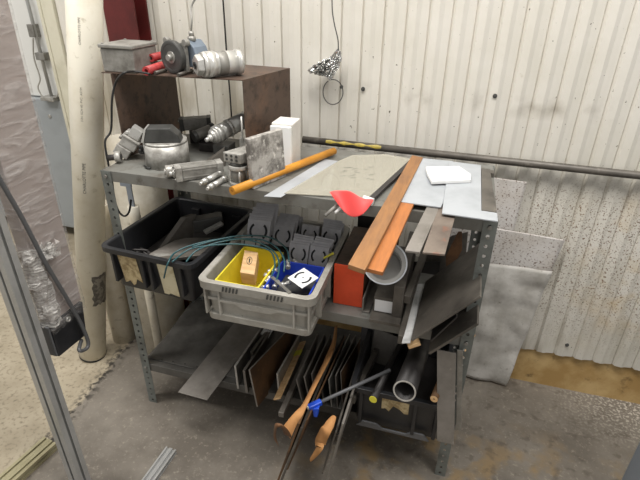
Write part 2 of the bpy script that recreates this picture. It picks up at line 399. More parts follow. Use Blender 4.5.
# tape patch
def patch(z0, z1, a0, a1, r, m, name, parent, Bp, axp, irregular=.0):
    mb = MB(); e1 = (V((CAM.x, CAM.y, 0))-V((Bp.x, Bp.y, 0))).normalized(); e2 = axp.cross(e1); g = []
    for i in range(9):
        row = []
        for j in range(9):
            a = a0+(a1-a0)*i/8; zz = z0+(z1-z0)*j/8
            if j in (0, 8): zz += random.uniform(-1, 1)*irregular
            if i == 0: a += random.uniform(-1, 1)*.12
            row.append(mb.bm.verts.new(Bp+axp*zz+e1*math.cos(a)*r+e2*math.sin(a)*r))
        g.append(row)
    for i in range(8):
        for j in range(8): mb.bm.faces.new((g[i][j], g[i+1][j], g[i+1][j+1], g[i][j+1]))
    return mb.build(name, m, parent)
patch(.325, .475, 0.0, 1.35, .0582, 'tape', 'tape', pv, B, ax, .006)
B2 = V((-.352, .325, 0))
tag(MB().cyl(B2, B2+V((0, 0, .72)), .055, n=32, inner=.049).build('plastic_pipe', 'pvcd'), 'grimy white pipe standing close behind the left shelf post', 'pipe', 'white pipes left of the shelf')
B3 = V((-.165, .37, 0))
tag(MB().cyl(B3, B3+V((0, 0, 1.0)), .122, n=48, inner=.114).build('wide_duct', 'pvcd'), 'wide off-white cylinder standing under and behind the black tote', 'duct')
q = hit(133, 206, y=.2)
t = thing('coupled_pipe', 'thin white pipe with a collar and grey bracket on top behind the shelf post', 'pipe', (q.x, .2, 0))
MB().cyl((q.x, .2, 0), (q.x, .2, q.z-.13), .019, n=24).build('pipe_body', 'pvcd', t)
MB().cyl((q.x, .2, q.z-.13), (q.x, .2, q.z), .0215, n=24).build('collar', 'pvcd', t)
MB().box(q.x-.012, q.x+.010, .195, .2, q.z, q.z+.14).box(q.x-.035, q.x+.012, .194, .2, q.z+.08, q.z+.14).build('bracket', 'bluish', t)

# ------------------------------------------------------------------ wrapped panel, post, box, cable
cX = .021
px0, px1, py0, py1 = -.026, .019, -.43, -.385
post = thing('aluminium_post', 'grey slotted aluminium profile post standing upright in the left foreground', 'post', (0, -.41, 0))
def extrusion(T, L, s, slot=.010, depth=.008):
    """square T-slot profile along +Z of frame T"""
    h = s/2; w = slot/2; pts = []
    for k in range(4):
        a = k*PI/2
        for x, y in ((-h, -h), (-w, -h), (-w, -h+.003), (-w*1.7, -h+.003), (-w*1.0, -h+depth), (w*1.0, -h+depth), (w*1.7, -h+.003), (w, -h+.003), (w, -h)):
            pts.append((x*math.cos(a)-y*math.sin(a), x*math.sin(a)+y*math.cos(a)))
    mb = MB(); P = [T @ V((x, y, 0)) for x, y in pts]; v = (T.to_3x3() @ V((0, 0, 1)))*L
    return mb.prism(P, v)
extrusion(frame(((px0+px1)/2, (py0+py1)/2, 0), 0), 2.0, .045, .009, .012).build('profile', 'extr', post)
MB().box(px0-.004, px1+.004, py0-.004, py1+.004, -.001, .006).build('foot_plate', 'aludark', post)
pan = thing('wrapped_panel', 'mauve-grey upright panel wrapped in creased clear film, left foreground', 'panel', (0, -.29, .68))
z0 = .68
Y0, Y1b = -.352, -.225
qt = hit(8, 0, x=cX); Y1t = Y1b+(qt.y-Y1b)*(1.9-z0)/(qt.z-z0)
MB().prism([(cX, Y0, z0), (cX, Y1b, z0), (cX, Y1t, 1.9), (cX, Y0, 1.9)], (-.04, 0, 0)).build('panel_body', 'mauve', pan, bevel=.002)
def film():
    mb = MB(); nu, nv = 26, 90; outl = []
    def loop(z, k):
        t = (z-z0)/(1.9-z0); yb = Y1b+(Y1t-Y1b)*max(0, t)
        e = .004; c = [(cX+e, Y0-e), (cX+e, yb+e), (cX-.04-e, yb+e), (cX-.04-e, Y0-e)]; pts = []
        for i in range(4):
            a, b = c[i], c[(i+1)%4]; n = 14 if i % 2 == 0 else 5
            for j in range(n): pts.append((a[0]+(b[0]-a[0])*j/n, a[1]+(b[1]-a[1])*j/n))
        return pts
    rings = []
    for k in range(nv+1):
        z = z0-.035+(1.9-z0+.035)*k/nv; pts = loop(z, k); ring = []; m = (cX-.02, -.29)
        for x, y in pts:
            d = noise.noise(V((x*40, y*45+z*20, z*26)))*.0012+noise.noise(V((y*90, z*70, x*60)))*.0005
            if z < .80: d += noise.noise(V((y*60, z*60, x*90+3)))*.006*(1-max(0, (z-.68))/.12)
            g = 1
            nx = 1 if x > cX else (-1 if x < cX-.04 else 0)
            ny = -1 if y < Y0 else (1 if y > Y1b+(Y1t-Y1b)*max(0, (z-z0)/1.22) else 0)
            ring.append(mb.bm.verts.new((x+nx*abs(d)*1.2, y+ny*abs(d)*1.2, z+(noise.noise(V((x*50, y*50, 2)))*.012 if k == 0 else 0))))
        rings.append(ring)
    mb.skin(rings, c0=False, c1=False); return mb
film().build('shrink_wrap', 'film', pan)
def tuft(c, n, rad, seed, hgt):
    random.seed(seed); mb = MB()
    for _ in range(n):
        a = random.uniform(0, 2*PI); P = c+V((random.uniform(0, .02), random.uniform(-rad, rad), random.uniform(-hgt, hgt)))
        s_ = [V((random.uniform(-.3, 1)*.014, random.uniform(-1, 1)*.018, random.uniform(-1, 1)*.018)) for _ in range(4)]
        vs = [mb.bm.verts.new(P+q_) for q_ in s_]
        mb.bm.faces.new((vs[0], vs[1], vs[2])); mb.bm.faces.new((vs[0], vs[2], vs[3]))
    return mb
tuft(hit(46, 250, x=cX+.005), 45, .022, 3, .014).build('gathered_film', 'crumple', pan)
def crumple_sleeve():
    mb = MB(); rings = []
    for k in range(16):
        z = .672+.26*k/15; ring = []
        for i in range(24):
            a = 2*PI*i/24; x = cX-.018+math.cos(a)*.034; y = Y0+.012+math.sin(a)*.028
            d = noise.noise(V((x*70, y*70, z*35)))*.013
            ring.append(mb.bm.verts.new((x+math.cos(a)*d, y+math.sin(a)*d, z)))
        rings.append(ring)
    mb.skin(rings, smooth=False, c0=False, c1=False); return mb
crumple_sleeve().build('crumpled_film', 'crumple', pan)
cb = thing('control_box', 'black control box mounted under the wrapped panel beside the aluminium post', 'control box', (0, -.3, .55))
MB().prism([(cX, -.36, .560), (cX, -.240, .553), (cX, -.222, .672), (cX, -.357, .676)], (-.045, 0, 0)).build('box_body', 'blackpl', cb, bevel=.003)
MB().box(cX-.05, cX-.001, -.3665, -.3605, .566, .675).build('side_bracket', 'rodgrey', cb, bevel=.002)
q = hit(68, 319, x=cX+.002)
MB().cyl((cX, q.y, q.z), (cX+.006, q.y, q.z), .0085, inner=.0045).build('key_switch', 'chrome', cb)
cab = MB().tube(smoothpath([hit(u, v, x=cX+.02) for u, v in ((-6, 168), (0, 180), (22, 218), (45, 262), (66, 297), (80, 322), (87, 338), (88, 346), (84, 350), (79, 350))] + [V((cX-.005, -.262, .545))]), .006)
tag(cab.build('power_cable', 'rodgrey'), 'dark grey cable running down across the wrapped panel into the black box', 'cable')
# floor extrusions
def lay_profile(a, b, s, n, m, name, label, w2=None, back=0):
    P, Q = hit(*a, z=s/2), hit(*b, z=s/2); d = (Q-P).normalized(); P = P-d*back
    zx = d.to_track_quat('Z', 'Y').to_matrix().to_4x4()
    sx = d.cross(V((0, 0, 1)))
    mb = MB(); mb.bm.free(); mb.bm = bmesh.new()
    for k in range(n):
        e = extrusion(Matrix.Translation(P+sx*(k*s*1.0)) @ zx, (Q-P).length, s*.985, .009, .008)
        tmp = bpy.data.meshes.new('t'); e.bm.to_mesh(tmp); e.bm.free(); mb.bm.from_mesh(tmp); bpy.data.meshes.remove(tmp)
    return tag(mb.build(name, m), label, 'profile')
lay_profile((148, 478), (169, 449), .022, 2, 'extr', 'aluminium_profile', 'short grey double-slot profile lying on the floor in front of the shelf', back=.12)
lay_profile((4, 480), (48, 441), .034, 2, 'extry', 'aluminium_profile', 'yellowish profile lying on the floor behind the aluminium post', back=.3)
# grey thing cut by the frame lower right
gb = thing('grey_cabinet', 'grey-blue painted cabinet corner at the lower right edge', 'cabinet', (2.1, .1, 0))
q0, q1 = hit(617, 487, z=0), 0
MB().box(q0.x, q0.x+.5, q0.y-.5, q0.y, .02, .9).build('body', 'bluish', gb, bevel=.006)
MB().box(q0.x+.02, q0.x+.48, q0.y-.48, q0.y-.02, 0, .02).build('plinth', 'dark', gb)

# ================================================================== SHELVING UNIT
sh = thing('shelving_unit', 'grey slotted-angle steel shelving unit with three shelves against the wall', 'shelf', (W/2, D/2, 0))
def strip(mb, o, wd, w, hgt, pitch=.030, r=.0052):
    """one flange of slotted angle, real holes"""
    n = int(hgt/pitch); p = hgt/n
    for k in range(n):
        z0, z1 = k*p, (k+1)*p; zc = (z0+z1)/2; outer = []; inner = []
        cx = w*.52
        for i in range(8):
            a = i*PI/4+PI/8*0
            dx, dz = math.cos(a), math.sin(a); sx = {1: w, 0: cx, -1: 0}[(dx > .3)-(dx < -.3)]; sz = {1: z1, 0: zc, -1: z0}[(dz > .3)-(dz < -.3)]
            outer.append(mb.bm.verts.new(V(o)+V(wd)*sx+V((0, 0, sz)))); inner.append(mb.bm.verts.new(V(o)+V(wd)*(cx+dx*r)+V((0, 0, zc+dz*r*1.15))))
        for i in range(8): mb.bm.faces.new((outer[i], outer[(i+1)%8], inner[(i+1)%8], inner[i]))
for x, sx in ((0, 1), (W, -1)):
    for y, sy in ((0, 1), (D, -1)):
        mb = MB(); strip(mb, (x, y, 0), (sx, 0, 0), .036, 1.0295); strip(mb, (x, y, 0), (0, sy, 0), .036, 1.0295)
        bmesh.ops.remove_doubles(mb.bm, verts=mb.bm.verts, dist=.0002)
        po = mb.build('post', 'post', sh, solid=.002)
        for z in (H-.018, HM-.018, HB-.018):
            MB().cyl((x+sx*.018, y-sy*.001, z), (x+sx*.018, y-sy*.007, z), .006, n=6).build('bolt', 'aludark', po)
def tray(z, m, name):
    e = .0015; t = .0015; a, b, c, d = .0025, W-.0025, .0025, D-.0025
    mb = MB().box(a, b, c, d, z-t, z)
    for bx in ((a, b, c, c+t), (a, b, d-t, d), (a, a+t, c, d), (b-t, b, c, d)): mb.box(*bx, z-.036, z-t)
    mb.box(a, b, c, c+.012, z-.036, z-.0345)
    return mb.build(name, m, sh, bevel=.001)
tray(H, 'shelf', 'top_shelf'); tray(HM, 'shelf', 'middle_shelf'); tray(HB, 'shelfdark', 'bottom_shelf')
MB().cyl((W-.018, -.002, H-.05), (W-.018, -.001, H-.05), .004, n=8).build('rivet', 'steel', sh)

# ================================================================== TOP SHELF
CT = 1.31
cov = thing('steel_cover', 'brown rusty steel U-shaped cover standing on the left of the top shelf', 'cover', (.24, .29, H))
c4 = [V((-.031, .129, CT)), V((.442, .164, CT)), V((.503, .415, CT)), V((.036, .444, CT))]
MB().prism(c4, (0, 0, -.003)).build('top_plate', 'cover', cov)
dn = V((0, 0, -(CT-.003-H-.001)))
def wallp(a, b, inn, name):
    a = a-V((0,0,.003)); b = b-V((0,0,.003)); MB().prism([a, b, b+dn, a+dn], inn).build(name, 'cover', cov)
lp = c4[0]; wallp(V((.004, .127, CT)), V((.038, .440, CT)), (.003, 0, 0), 'side_plate'); wallp(c4[1], c4[2], (-.003, 0, 0), 'side_plate')

def px(u, v, z): return hit(u, v, z=z)
# junction box on the cover
A, Bq = px(104, 71.5, CT), px(136, 74, CT); dv = (Bq-A); yaw = math.atan2(dv.y, dv.x); wd = dv.length
jb = thing('junction_box', 'grey metal junction box with lid on the left of the brown cover', 'box', A)
Tm = frame((A.x, A.y, CT), yaw)
MB().box(0, wd, 0, .125, .0005, .07, Tm).build('box_body', 'aludark', jb, bevel=.003)
MB().box(-.004, wd+.004, -.004, .129, .071, .083, Tm).build('lid', 'aludark', jb, bevel=.003)
for x in (.008, wd-.008):
    for y in (.006, .119): MB().cyl(Tm @ V((x, y, .083)), Tm @ V((x, y, .086)), .004, n=10).build('lid_screw', 'steel', jb)
# red tubes
def tube_obj(name, a, b, z, r, ri, m, label, cat, group=None):
    P, Q = px(*a, z), px(*b, z); return tag(MB().cyl(P, Q, r, n=28, inner=ri).build(name, m), label, cat, group)
tube_obj('rubber_tube', (146, 71), (170, 63), CT+.0135, .0130, .006, 'red', 'lower red rubber tube on the brown cover beside the junction box', 'tube', 'red rubber tubes')
P = px(148, 58.5, CT+.036); Q = px(170, 53, CT+.036)
tag(MB().cyl(P+V((.004, .008, 0)), Q+V((0, .012, 0)), .0125, n=28, inner=.006).build('rubber_tube', 'red'), 'upper red rubber tube resting on the lower one', 'tube', 'red rubber tubes')
for a, b, lab in (((155, 73), (166, 70), 'short dark steel rod left of the black flange'), ((178, 75), (192, 70.5), 'short dark steel rod in front of the silver canister')):
    P, Q = px(*a, CT+.006), px(*b, CT+.006); tag(MB().cyl(P, Q, .0055, n=16).build('steel_rod', 'dsteel'), lab, 'rod', 'short rods on the cover')
# flange gear motor
P = px(174.5, 74, CT); c = V((P.x, P.y+.004, CT+.05)); d = V((.32, .95, 0)).normalized()
sd = V((.95, -.32, 0)); up = V((0, 0, 1))
gm = thing('gear_motor', 'gear motor with black round flange face and blue-grey housing on the cover', 'motor', (c.x, c.y, CT))
MB().cyl(c-d*.008, c+d*.010, .049, n=48).cyl(c-d*.009, c-d*.006, .047, n=48, inner=.038).build('flange', 'dark', gm, bevel=.001)
MB().cyl(c-d*.010, c-d*.006, .018, n=32).cyl(c-d*.022, c-d*.008, .009, n=24).build('hub', 'steel', gm)
mb = MB()
fq = [c+d*.012+sd*a*.043+up*b*.043 for a, b in ((-1,-1),(1,-1),(1,1),(-1,1))]
mb.prism(fq, d*.014)
for a in (-1, 1): mb.cyl(c+d*.011+sd*a*.043+up*.043, c+d*.028+sd*a*.043+up*.043, .011, n=20)
mb.build('square_flange', 'aludark', gm, bevel=.002)
g0 = c+d*.03+sd*.012
mb = MB(); mb.cyl(g0, g0+d*.05, .036, .030, n=32); mb.prism([g0+sd*x+up*z for x, z in ((0,-.03),(.045,-.03),(.062,0),(.05,.03),(.03,.048),(.005,.048))], d*.055)
mb.build('gear_housing', 'gearblue', gm, bevel=.003)
k = g0+sd*.025+d*.02+up*.045
MB().cyl(k, k+up*.014, .013, n=6).cyl(k+up*.014, k+up*.028, .008, n=20).build('cable_gland', 'steel', gm)
kt = k+up*.028
mb = MB().tube(smoothpath([kt-up*.004, kt+V((.006, 0, .03)), kt+V((.0, .02, .07)), kt+V((.03, .03, .12)), kt+V((.02, .04, .2)), kt+V((.03, .04, .45)), kt+V((.03, .05, 1.5))]), .0032)
tag(mb.build('motor_cable', 'aludark'), 'thin grey cable rising from the gear motor out of view', 'cable')
# silver canister
P = px(200, 79, CT); r = .038; d = V((.66, .75, 0)).normalized(); c = V((P.x+.001, P.y+.018, CT+r))
sc = thing('air_cylinder', 'shiny silver canister with hexagonal end cap lying on the brown cover', 'cylinder', (c.x, c.y, CT))
MB().turned(c, c+d*.125, [(0, r*.93), (.10, r), (.30, r), (.32, r*.93), (.86, r*.93), (.88, r), (1, r*.95)], n=40).build('barrel', 'silver', sc)
mb = MB(); mb.cyl(c-d*.020, c-d*.001, r*.78, r*.86, n=6, smooth=False); mb.build('hex_end', 'chrome', sc, bevel=.002)
MB().cyl(c-d*.024, c-d*.019, .010, n=20, inner=.006).build('port', 'black', sc)
MB().cyl(c+d*.045, c+d*.075, r*.945, n=40, inner=r*.935).build('label_band', 'aludark', sc)
# black hose draped over the cover edge
tag(MB().tube(smoothpath([px(150, 74, CT+.008), px(135, 71.5, CT+.012), px(124, 73, CT+.016), hit(116, 82, y=.10), hit(112, 100, y=.09), hit(111, 130, y=.09), V((-.02, .07, 1.10)), V((-.016, .06, 1.02)), V((-.014, .06, .98))] + [hit(u, v, y=.06) for u, v in ((114, 196), (118, 210), (124, 216), (129, 212), (131, 200))]), .0035).build('black_hose', 'black'), 'black cable looping down from the brown cover over the shelf corner', 'cable')
tag(MB().tube([hit(223, 0, y=.555)+V((-.02, 0, 1.4)), hit(223, 0, y=.555), hit(227, 60, y=.555), hit(230, 95, y=.555), hit(232, 125, y=.53)], .003).build('black_hose', 'black'), 'thin black cable hanging down the wall behind the brown cover', 'cable')

# gearbox cluster (tilted blocks with shaft)
P = px(125, 163, H); ga = thing('clamp_actuator', 'tilted aluminium clamp actuator with dark shaft at the left end of the top shelf', 'actuator', (P.x, P.y, H))
Tm = Matrix.Translation((P.x-.034, P.y+.03, H+.018)) @ Euler((0, .62, .35), 'XYZ').to_matrix().to_4x4()
MB().box(-.024, .026, -.02, .024, .0, .034, Tm).build('base_block', 'alu', ga, bevel=.003)
MB().box(-.020, .034, -.018, .022, .035, .074, Tm).box(-.024, .038, -.022, .026, .068, .076, Tm).build('body_block', 'alu', ga, bevel=.003)
MB().box(-.010, .028, -.014, .018, .077, .115, Tm).cyl(Tm @ V((-.014, -.016, .085)), Tm @ V((-.014, .018, .085)), .006).build('head_block', 'chrome', ga, bevel=.003)
Mx = V((P.x-.02, P.y-.005, H+.022))
MB().cyl(Mx+V((-.028, -.012, -.004)), Mx+V((.012, .004, 0)), .010, n=20).build('shaft', 'bsteel', ga)
MB().cyl(Mx+V((-.006, -.004, 0)), Mx+V((.010, .003, 0)), .018, n=24).build('collar', 'alu', ga)
MB().cyl(Tm @ V((-.030, 0, .055)), Tm @ V((-.018, 0, .055)), .008, n=6).build('bolt', 'steel', ga)
# round drum
P = px(156, 170, H); r = .072; c = V((P.x+.004, P.y+r-.004, H+.0005))
dr = thing('round_housing', 'round dull aluminium drum housing near the left end of the top shelf', 'housing', c)
MB().turned(c, c+V((0,0,.083)), [(0, r*.99), (.9, r*.98), (1, r*.955)], n=48).build('drum', 'alu', dr)
q = c+V((-.062, -.046, .052)); MB().box(q.x-.008, q.x+.008, q.y-.003, q.y+.01, q.z-.012, q.z+.014).cyl(q+V((0, -.004, .002)), q+V((0, -.014, .002)), .005, n=8).build('terminal', 'black', dr)
q = c+V((-.05, -.062, .006)); MB().tube([q, q+V((.016, -.010, -.001)), q+V((.032, -.014, 0))], .003).build('strap', 'black', dr)
# dark wedge block on the drum
Z = c.z+.084; q0, q1 = px(143, 143, Z), px(185, 131, Z)
wb = thing('angled_block', 'dark angular block with bright end face sitting on the round drum', 'block', (c.x, c.y, Z))
dd = V((.93, .36, 0)).normalized(); nn = V((-.36, .93, 0)); o = V((q0.x+.003, q0.y, Z+.0005))
MB().prism([o, o+dd*.115, o+dd*.108+up*.022, o+dd*.085+up*.045, o+dd*.014+up*.045], nn*.055).build('block_body', 'dark', wb, bevel=.003)
MB().prism([o-dd*.001, o+up*.045+dd*.013, o+up*.045+dd*.007, o-dd*.009], nn*.055).build('end_plate', 'chrome', wb, bevel=.001)
# rear dark pneumatic cylinder lying high at the back
def pneu(name, P, Q, s, label, m1, m2, rod=.0, rr=.006, endp=.015, rnd=False, group='pneumatic parts under the cover', cap=None):
    P, Q = V(P), V(Q); d = (Q-P).normalized(); L = (Q-P).length
    t = thing(name, label, 'cylinder', ((P.x+Q.x)/2, (P.y+Q.y)/2, min(P.z, Q.z)-s/2), group)
    mb = MB()
    if rnd: mb.cyl(P+d*endp, Q-d*endp, s*.44, n=32)
    else:
        mb.bar(P+d*endp, Q-d*endp, s*.94, s*.94); sd = d.cross(up).normalized()
        for a in (-.27, .27):
            mb.bar(P+d*(endp+.001)+up*s*.475+sd*a*s, Q-d*(endp+.001)+up*s*.475+sd*a*s, s*.12, s*.05)
            mb.bar(P+d*(endp+.001)+sd*s*.475+up*a*s, Q-d*(endp+.001)+sd*s*.475+up*a*s, s*.05, s*.12)
    mb.build('barrel', m1, t, bevel=.001)
    for a, b in ((P, P+d*endp*.98), (Q-d*endp*.98, Q)):
        if rnd: e = MB().cyl(a, b, s*.5, n=32)
        else: e = MB().bar(a, b, s, s)
        e.build('end_cap', m2, t, bevel=.0015)
    sd = d.cross(up).normalized(); u2 = sd.cross(d)
    if not rnd:
        for a in (-.35, .35):
            for b in (-.35, .35): MB().cyl(P-d*.004+sd*a*s+u2*b*s, P+d*.001+sd*a*s+u2*b*s, s*.09, n=6).build('bolt', 'steel', t)
    if rod:
        MB().cyl(P-d*.006, P+d*.001, s*.28, n=24).cyl(P-d*rod, P-d*.005, rr, n=20).build('rod', 'chrome', t)
    return t
s1 = .05
pneu('pneumatic_cylinder', hit(180, 124, y=.33), hit(180, 124, y=.33)+V((.10, .05, .004)), .044, 'square dark pneumatic cylinder at the back under the cover', 'aludark', 'dark')
# stand under it
tag(MB().box(.13, .20, .34, .40, H+.0005, H+.055).build('machined_block', 'bsteel', bevel=.003), 'black machined block at the back behind the round drum', 'block')
pneu('pneumatic_cylinder', hit(193, 137, y=.27), hit(214, 128, y=.34), .042, 'round dark cylinder in the middle of the shelf under the cover', 'aludark', 'dark', rnd=True)
tag(MB().box(.205, .27, .27, .33, H+.0005, H+.03).build('machined_block', 'bsteel', bevel=.003), 'low black part lying below the round dark cylinder', 'block')
Pn = hit(214, 136, y=.20); Qn = hit(242, 121, y=.30)
d = (Qn-Pn).normalized()
nc = thing('spindle', 'silver spindle with pointed nose pointing left under the cover', 'spindle', (Pn.x, Pn.y, H))
MB().turned(Pn, Pn+d*.17, [(0, .026), (.05, .030), (.16, .030), (.17, .0275), (.34, .0275), (.35, .030), (.39, .030), (.40, .028), (1, .028)], n=36).build('body', 'chrome', nc)
MB().turned(Pn-d*.034, Pn, [(0, .0065), (.4, .0075), (.45, .012), (.75, .012), (.76, .022), (1, .024)], n=28).build('nose', 'chrome', nc)
MB().box(.30, .355, .20, .26, H+.0005, Pn.z-.032).build('rest_block', 'dark', nc, bevel=.002)
# bracket with upright rod
q = hit(243, 147, y=.17)
t = thing('rod_bracket', 'small steel bracket with a thin upright rod beside the cover side plate', 'bracket', (q.x, .17, H))
MB().box(q.x-.010, q.x+.014, .165, .175, H+.0005, q.z+.03).build('plate', 'steel', t, bevel=.002)
MB().cyl((q.x+.004, .163, q.z+.02), (q.x+.004, .163, q.z+.10), .003, n=12).build('rod', 'chrome', t)
# front long square cylinder
A0 = px(171, 183, H); 
pneu('pneumatic_cylinder', V((A0.x+.003, A0.y+.022, H+.0235)), V((A0.x+.115, A0.y+.117, H+.0235)), .044, 'long square aluminium cylinder lying at the front edge of the top shelf', 'aludark', 'alu', rod=.016, rr=.007, endp=.02)
q = V((A0.x-.028, A0.y+.04, H+.02))
tag(MB().cyl(q+V((-.008, -.006, 0)), q+V((.02, .017, 0)), .019, n=24).bar(q+V((.02, .017, 0)), q+V((.09, .075, 0)), .032, .032).cyl(q+V((-.012, -.009, 0)), q+V((-.006, -.005, 0)), .010, n=20).build('mini_cylinder', 'alu', bevel=.0015), 'compact aluminium cylinder lying just left of the long square cylinder', 'cylinder', 'pneumatic parts under the cover')
for a, b, rr, lab in (((200, 184), (222, 172), .010, 'small round air cylinder lying left of the flanged cylinder'), ((207, 189), (226, 178), .0095, 'small air cylinder nearest the front edge beside the flanged cylinder')):
    P, Q = px(*a, H+rr), px(*b, H+rr); d = (Q-P)
    tag(MB().turned(P, Q, [(0, rr*.5), (.12, rr*.5), (.13, rr), (.3, rr), (.31, rr*.85), (.8, rr*.85), (.81, rr), (1, rr)], n=24).build('mini_cylinder', 'chrome'), lab, 'cylinder', 'pneumatic parts under the cover')
# flanged round cylinder standing
P = px(236, 187, H); c = V((P.x, P.y+.026, H+.0005))
t = thing('flanged_cylinder', 'short upright cylinder with tie rods under the aluminium gripper block', 'cylinder', c)
MB().cyl(c, c+up*.010, .030, n=32).build('flange', 'alu', t, bevel=.001); MB().cyl(c+up*.05, c+up*.062, .030, n=32).build('flange', 'alu', t, bevel=.001)
MB().cyl(c+up*.010, c+up*.05, .021, n=32).build('barrel', 'aludark', t)
for k in range(4):
    a = k*PI/2+.5; MB().cyl(c+V((math.cos(a)*.025, math.sin(a)*.025, .010)), c+V((math.cos(a)*.025, math.sin(a)*.025, .05)), .0035, n=10).build('tie_rod', 'chrome', t)
MB().cyl(c+up*.062, c+up*.072, .024, n=32).build('top_plate', 'dark', t)
Z = c.z+.0725
A0 = px(216, 163, Z); d = V((.80, .60, 0)); n2 = V((-.6, .8, 0))
gr = thing('gripper_block', 'ported aluminium gripper block resting on the upright flanged cylinder', 'gripper', (c.x, c.y, Z))
o = V((c.x-.038, c.y-.018, Z))
MB().prism([o, o+V((.058, -.010, 0)), o+V((.058, -.010, .030)), o+V((0, 0, .030))], V((.04, .085, 0))).build('block_body', 'alu', gr, bevel=.003)
for u_ in (.012, .029, .046):
    for z in (.0095, .0215):
        b0 = o+V((u_, -.010*u_/.058-.0005, z)); MB().cyl(b0+V((0, .002, 0)), b0+V((0, -.0005, 0)), .0042, n=14).build('port', 'dark', gr)
# triangular gusset
P = px(202, 166, H); tag(MB().prism([P, P+V((.075, .02, 0)), P+V((.07, .03, .055))], V((-.012, .03, 0))).build('gusset_plate', 'dsteel', bevel=.001), 'grey triangular steel gusset behind the long square cylinder', 'plate')
# marble slab; one foam block, lit front and shaded rest painted as two whites
zt = H+.001
A0 = px(254, 190, H); B0 = px(286, 177, H)
def upright(A, B, h, th, m, name, label, cat, lean=0, bev=.002):
    A = V((A.x, A.y, zt)); B = V((B.x, B.y, zt)); d = (B-A).normalized(); n = V((-d.y, d.x, 0)); l = n*lean
    return tag(MB().prism([A, B, B+up*h+l, A+up*h+l], n*th).build(name, m, bevel=bev), label, cat)
upright(A0, B0, .150, .018, 'marble', 'stone_slab', 'mottled grey and white square slab standing on edge on the top shelf', 'slab', lean=.01)
A1_ = px(276, 171, H); B1_ = px(285, 168, H)
fb = px(281, 172, H)
tag(MB().box(fb.x-.045, fb.x+.024, fb.y+.03, fb.y+.042, zt, zt+.138).build('foam_block', 'white', bevel=.002), 'front face of the foam block, painted whiter as if lit, behind the mottled slab', 'foam', 'lit and shaded parts of the foam block')
tag(MB().box(fb.x-.045, fb.x+.026, fb.y+.0425, fb.y+.125, zt, zt+.145).build('foam_block', 'foam', bevel=.003), 'rest of the foam block behind the mottled slab, painted off-white as its shaded side', 'foam', 'lit and shaded parts of the foam block')
# orange tube
P, Q = px(232, 191, H+.018), px(334, 151, H+.018)
tag(MB().cyl(P, Q, .0125, n=28, inner=.004).build('orange_tube', 'orange'), 'orange tube lying diagonally across the front of the top shelf', 'tube')
# acrylic sheet and others
def flat(pts, z, th, m, name, label, cat, group=None, bev=.0008):
    P = [px(u, v, z+th) for u, v in pts]
    return tag(MB().prism([V((p.x, p.y, z)) for p in P], (0, 0, th)).build(name, m, bevel=bev), label, cat, group)
flat([(264, 196), (281, 197), (338, 161), (325, 159)], H+.0004, .0025, 'paint', 'metal_sheet', 'narrow pale grey metal strip lying beside the orange tube', 'sheet')
flat([(318, 190), (330, 191), (334, 170), (333, 166)], H+.0004, .002, 'paint', 'metal_sheet', 'small pale metal offcut under the clear sheet', 'sheet')
ac = flat([(284, 193), (374, 198), (413, 159), (386, 154), (352, 155), (338, 161)], H+.0034, .003, 'acrylic', 'acrylic_sheet', 'scuffed clear acrylic sheet lying in the middle of the top shelf', 'sheet')
rng = random.Random(4)
mb = MB()
for i in range(16):
    q = px(rng.uniform(338, 372), rng.uniform(166, 182), H+.0066); q.z = H+.0066; a = rng.uniform(.3, .9); mb.bar(q, q+V((math.cos(a), math.sin(a), 0))*rng.uniform(.008, .03), .0014, .0004)
mb.build('scribbled_marks', 'ink', ac)
# dark flat bar under brown bars
P, Q = px(365, 206, H+.006), px(411, 163, H+.006)
tag(MB().bar(P+V((0, 0, .004)), Q+V((0, 0, .004)), .016, .008).build('flat_bar', 'bsteel', bevel=.001), 'black flat bar lying diagonally between the clear sheet and brown bars', 'bar')
# red flag-like sheet with tubes
def bent_red():
    mb = MB(); nu, nv = 12, 8; g = []
    out = [((329, 192), (331, 194)), ((336, 190), (341, 209)), ((343, 190.5), (348, 216)), ((350, 190), (354, 218)), ((358, 196), (361, 216)), ((364, 199), (366, 212)), ((373, 199), (374, 200))]
    for i, (a, b) in enumerate(out):
        row = []
        for k in range(7):
            t = k/6; u, v = a[0]+(b[0]-a[0])*t, a[1]+(b[1]-a[1])*t
            yy = .0+.0*t; P = hit(u, v, y=-.03-.03*t+.01*math.sin(i*1.1)); row.append(mb.bm.verts.new(P))
        g.append(row)
    for i in range(len(g)-1):
        for k in range(6):
            f = mb.bm.faces.new((g[i][k], g[i+1][k], g[i+1][k+1], g[i][k+1])); f.smooth = True
    return mb
rd = thing('red_guard', 'red curved plastic guard hanging over the front edge of the top shelf', 'guard', hit(352, 205, y=-.03))
bent_red().build('guard_sheet', 'redfab', rd, solid=.002, subsurf=1)
MB().cyl(hit(325, 216, y=-.075), hit(347, 196, y=-.01), .0048, n=16, inner=.003).build('tube', 'aludark', rd)
MB().cyl(hit(335, 213, y=-.055), hit(349, 200, y=-.018), .0042, n=16).build('white_rod', 'white', rd)
q = px(363, 199, H+.012); MB().cyl(q, q+V((.03, -.004, -.004)), .011, n=24).build('white_cap', 'white', rd)
# brown bars
def longbar(a, b, c, zA, zB, th, m, label, name='phenolic_bar', group='brown bars over the front edge'):
    """a,b = front end corner pixels, c = rear left corner pixel"""
    P, Q = px(*a, zA), px(*b, zA); Rr = px(*c, zB); d = Rr-P
    return tag(MB().prism([P, Q, Q+d, Rr], (0, 0, -th)).build(name, m, bevel=.0012), label, 'bar', group)
longbar((348, 264), (365, 270), (412, 155), 1.063, 1.052, .012, 'woodd', 'brown flat bar, left of the two projecting over the shelf edge')
longbar((366, 268), (383, 272), (422, 160), 1.050, 1.044, .010, 'woodd2', 'orange-brown flat bar, right of the two projecting over the shelf edge')
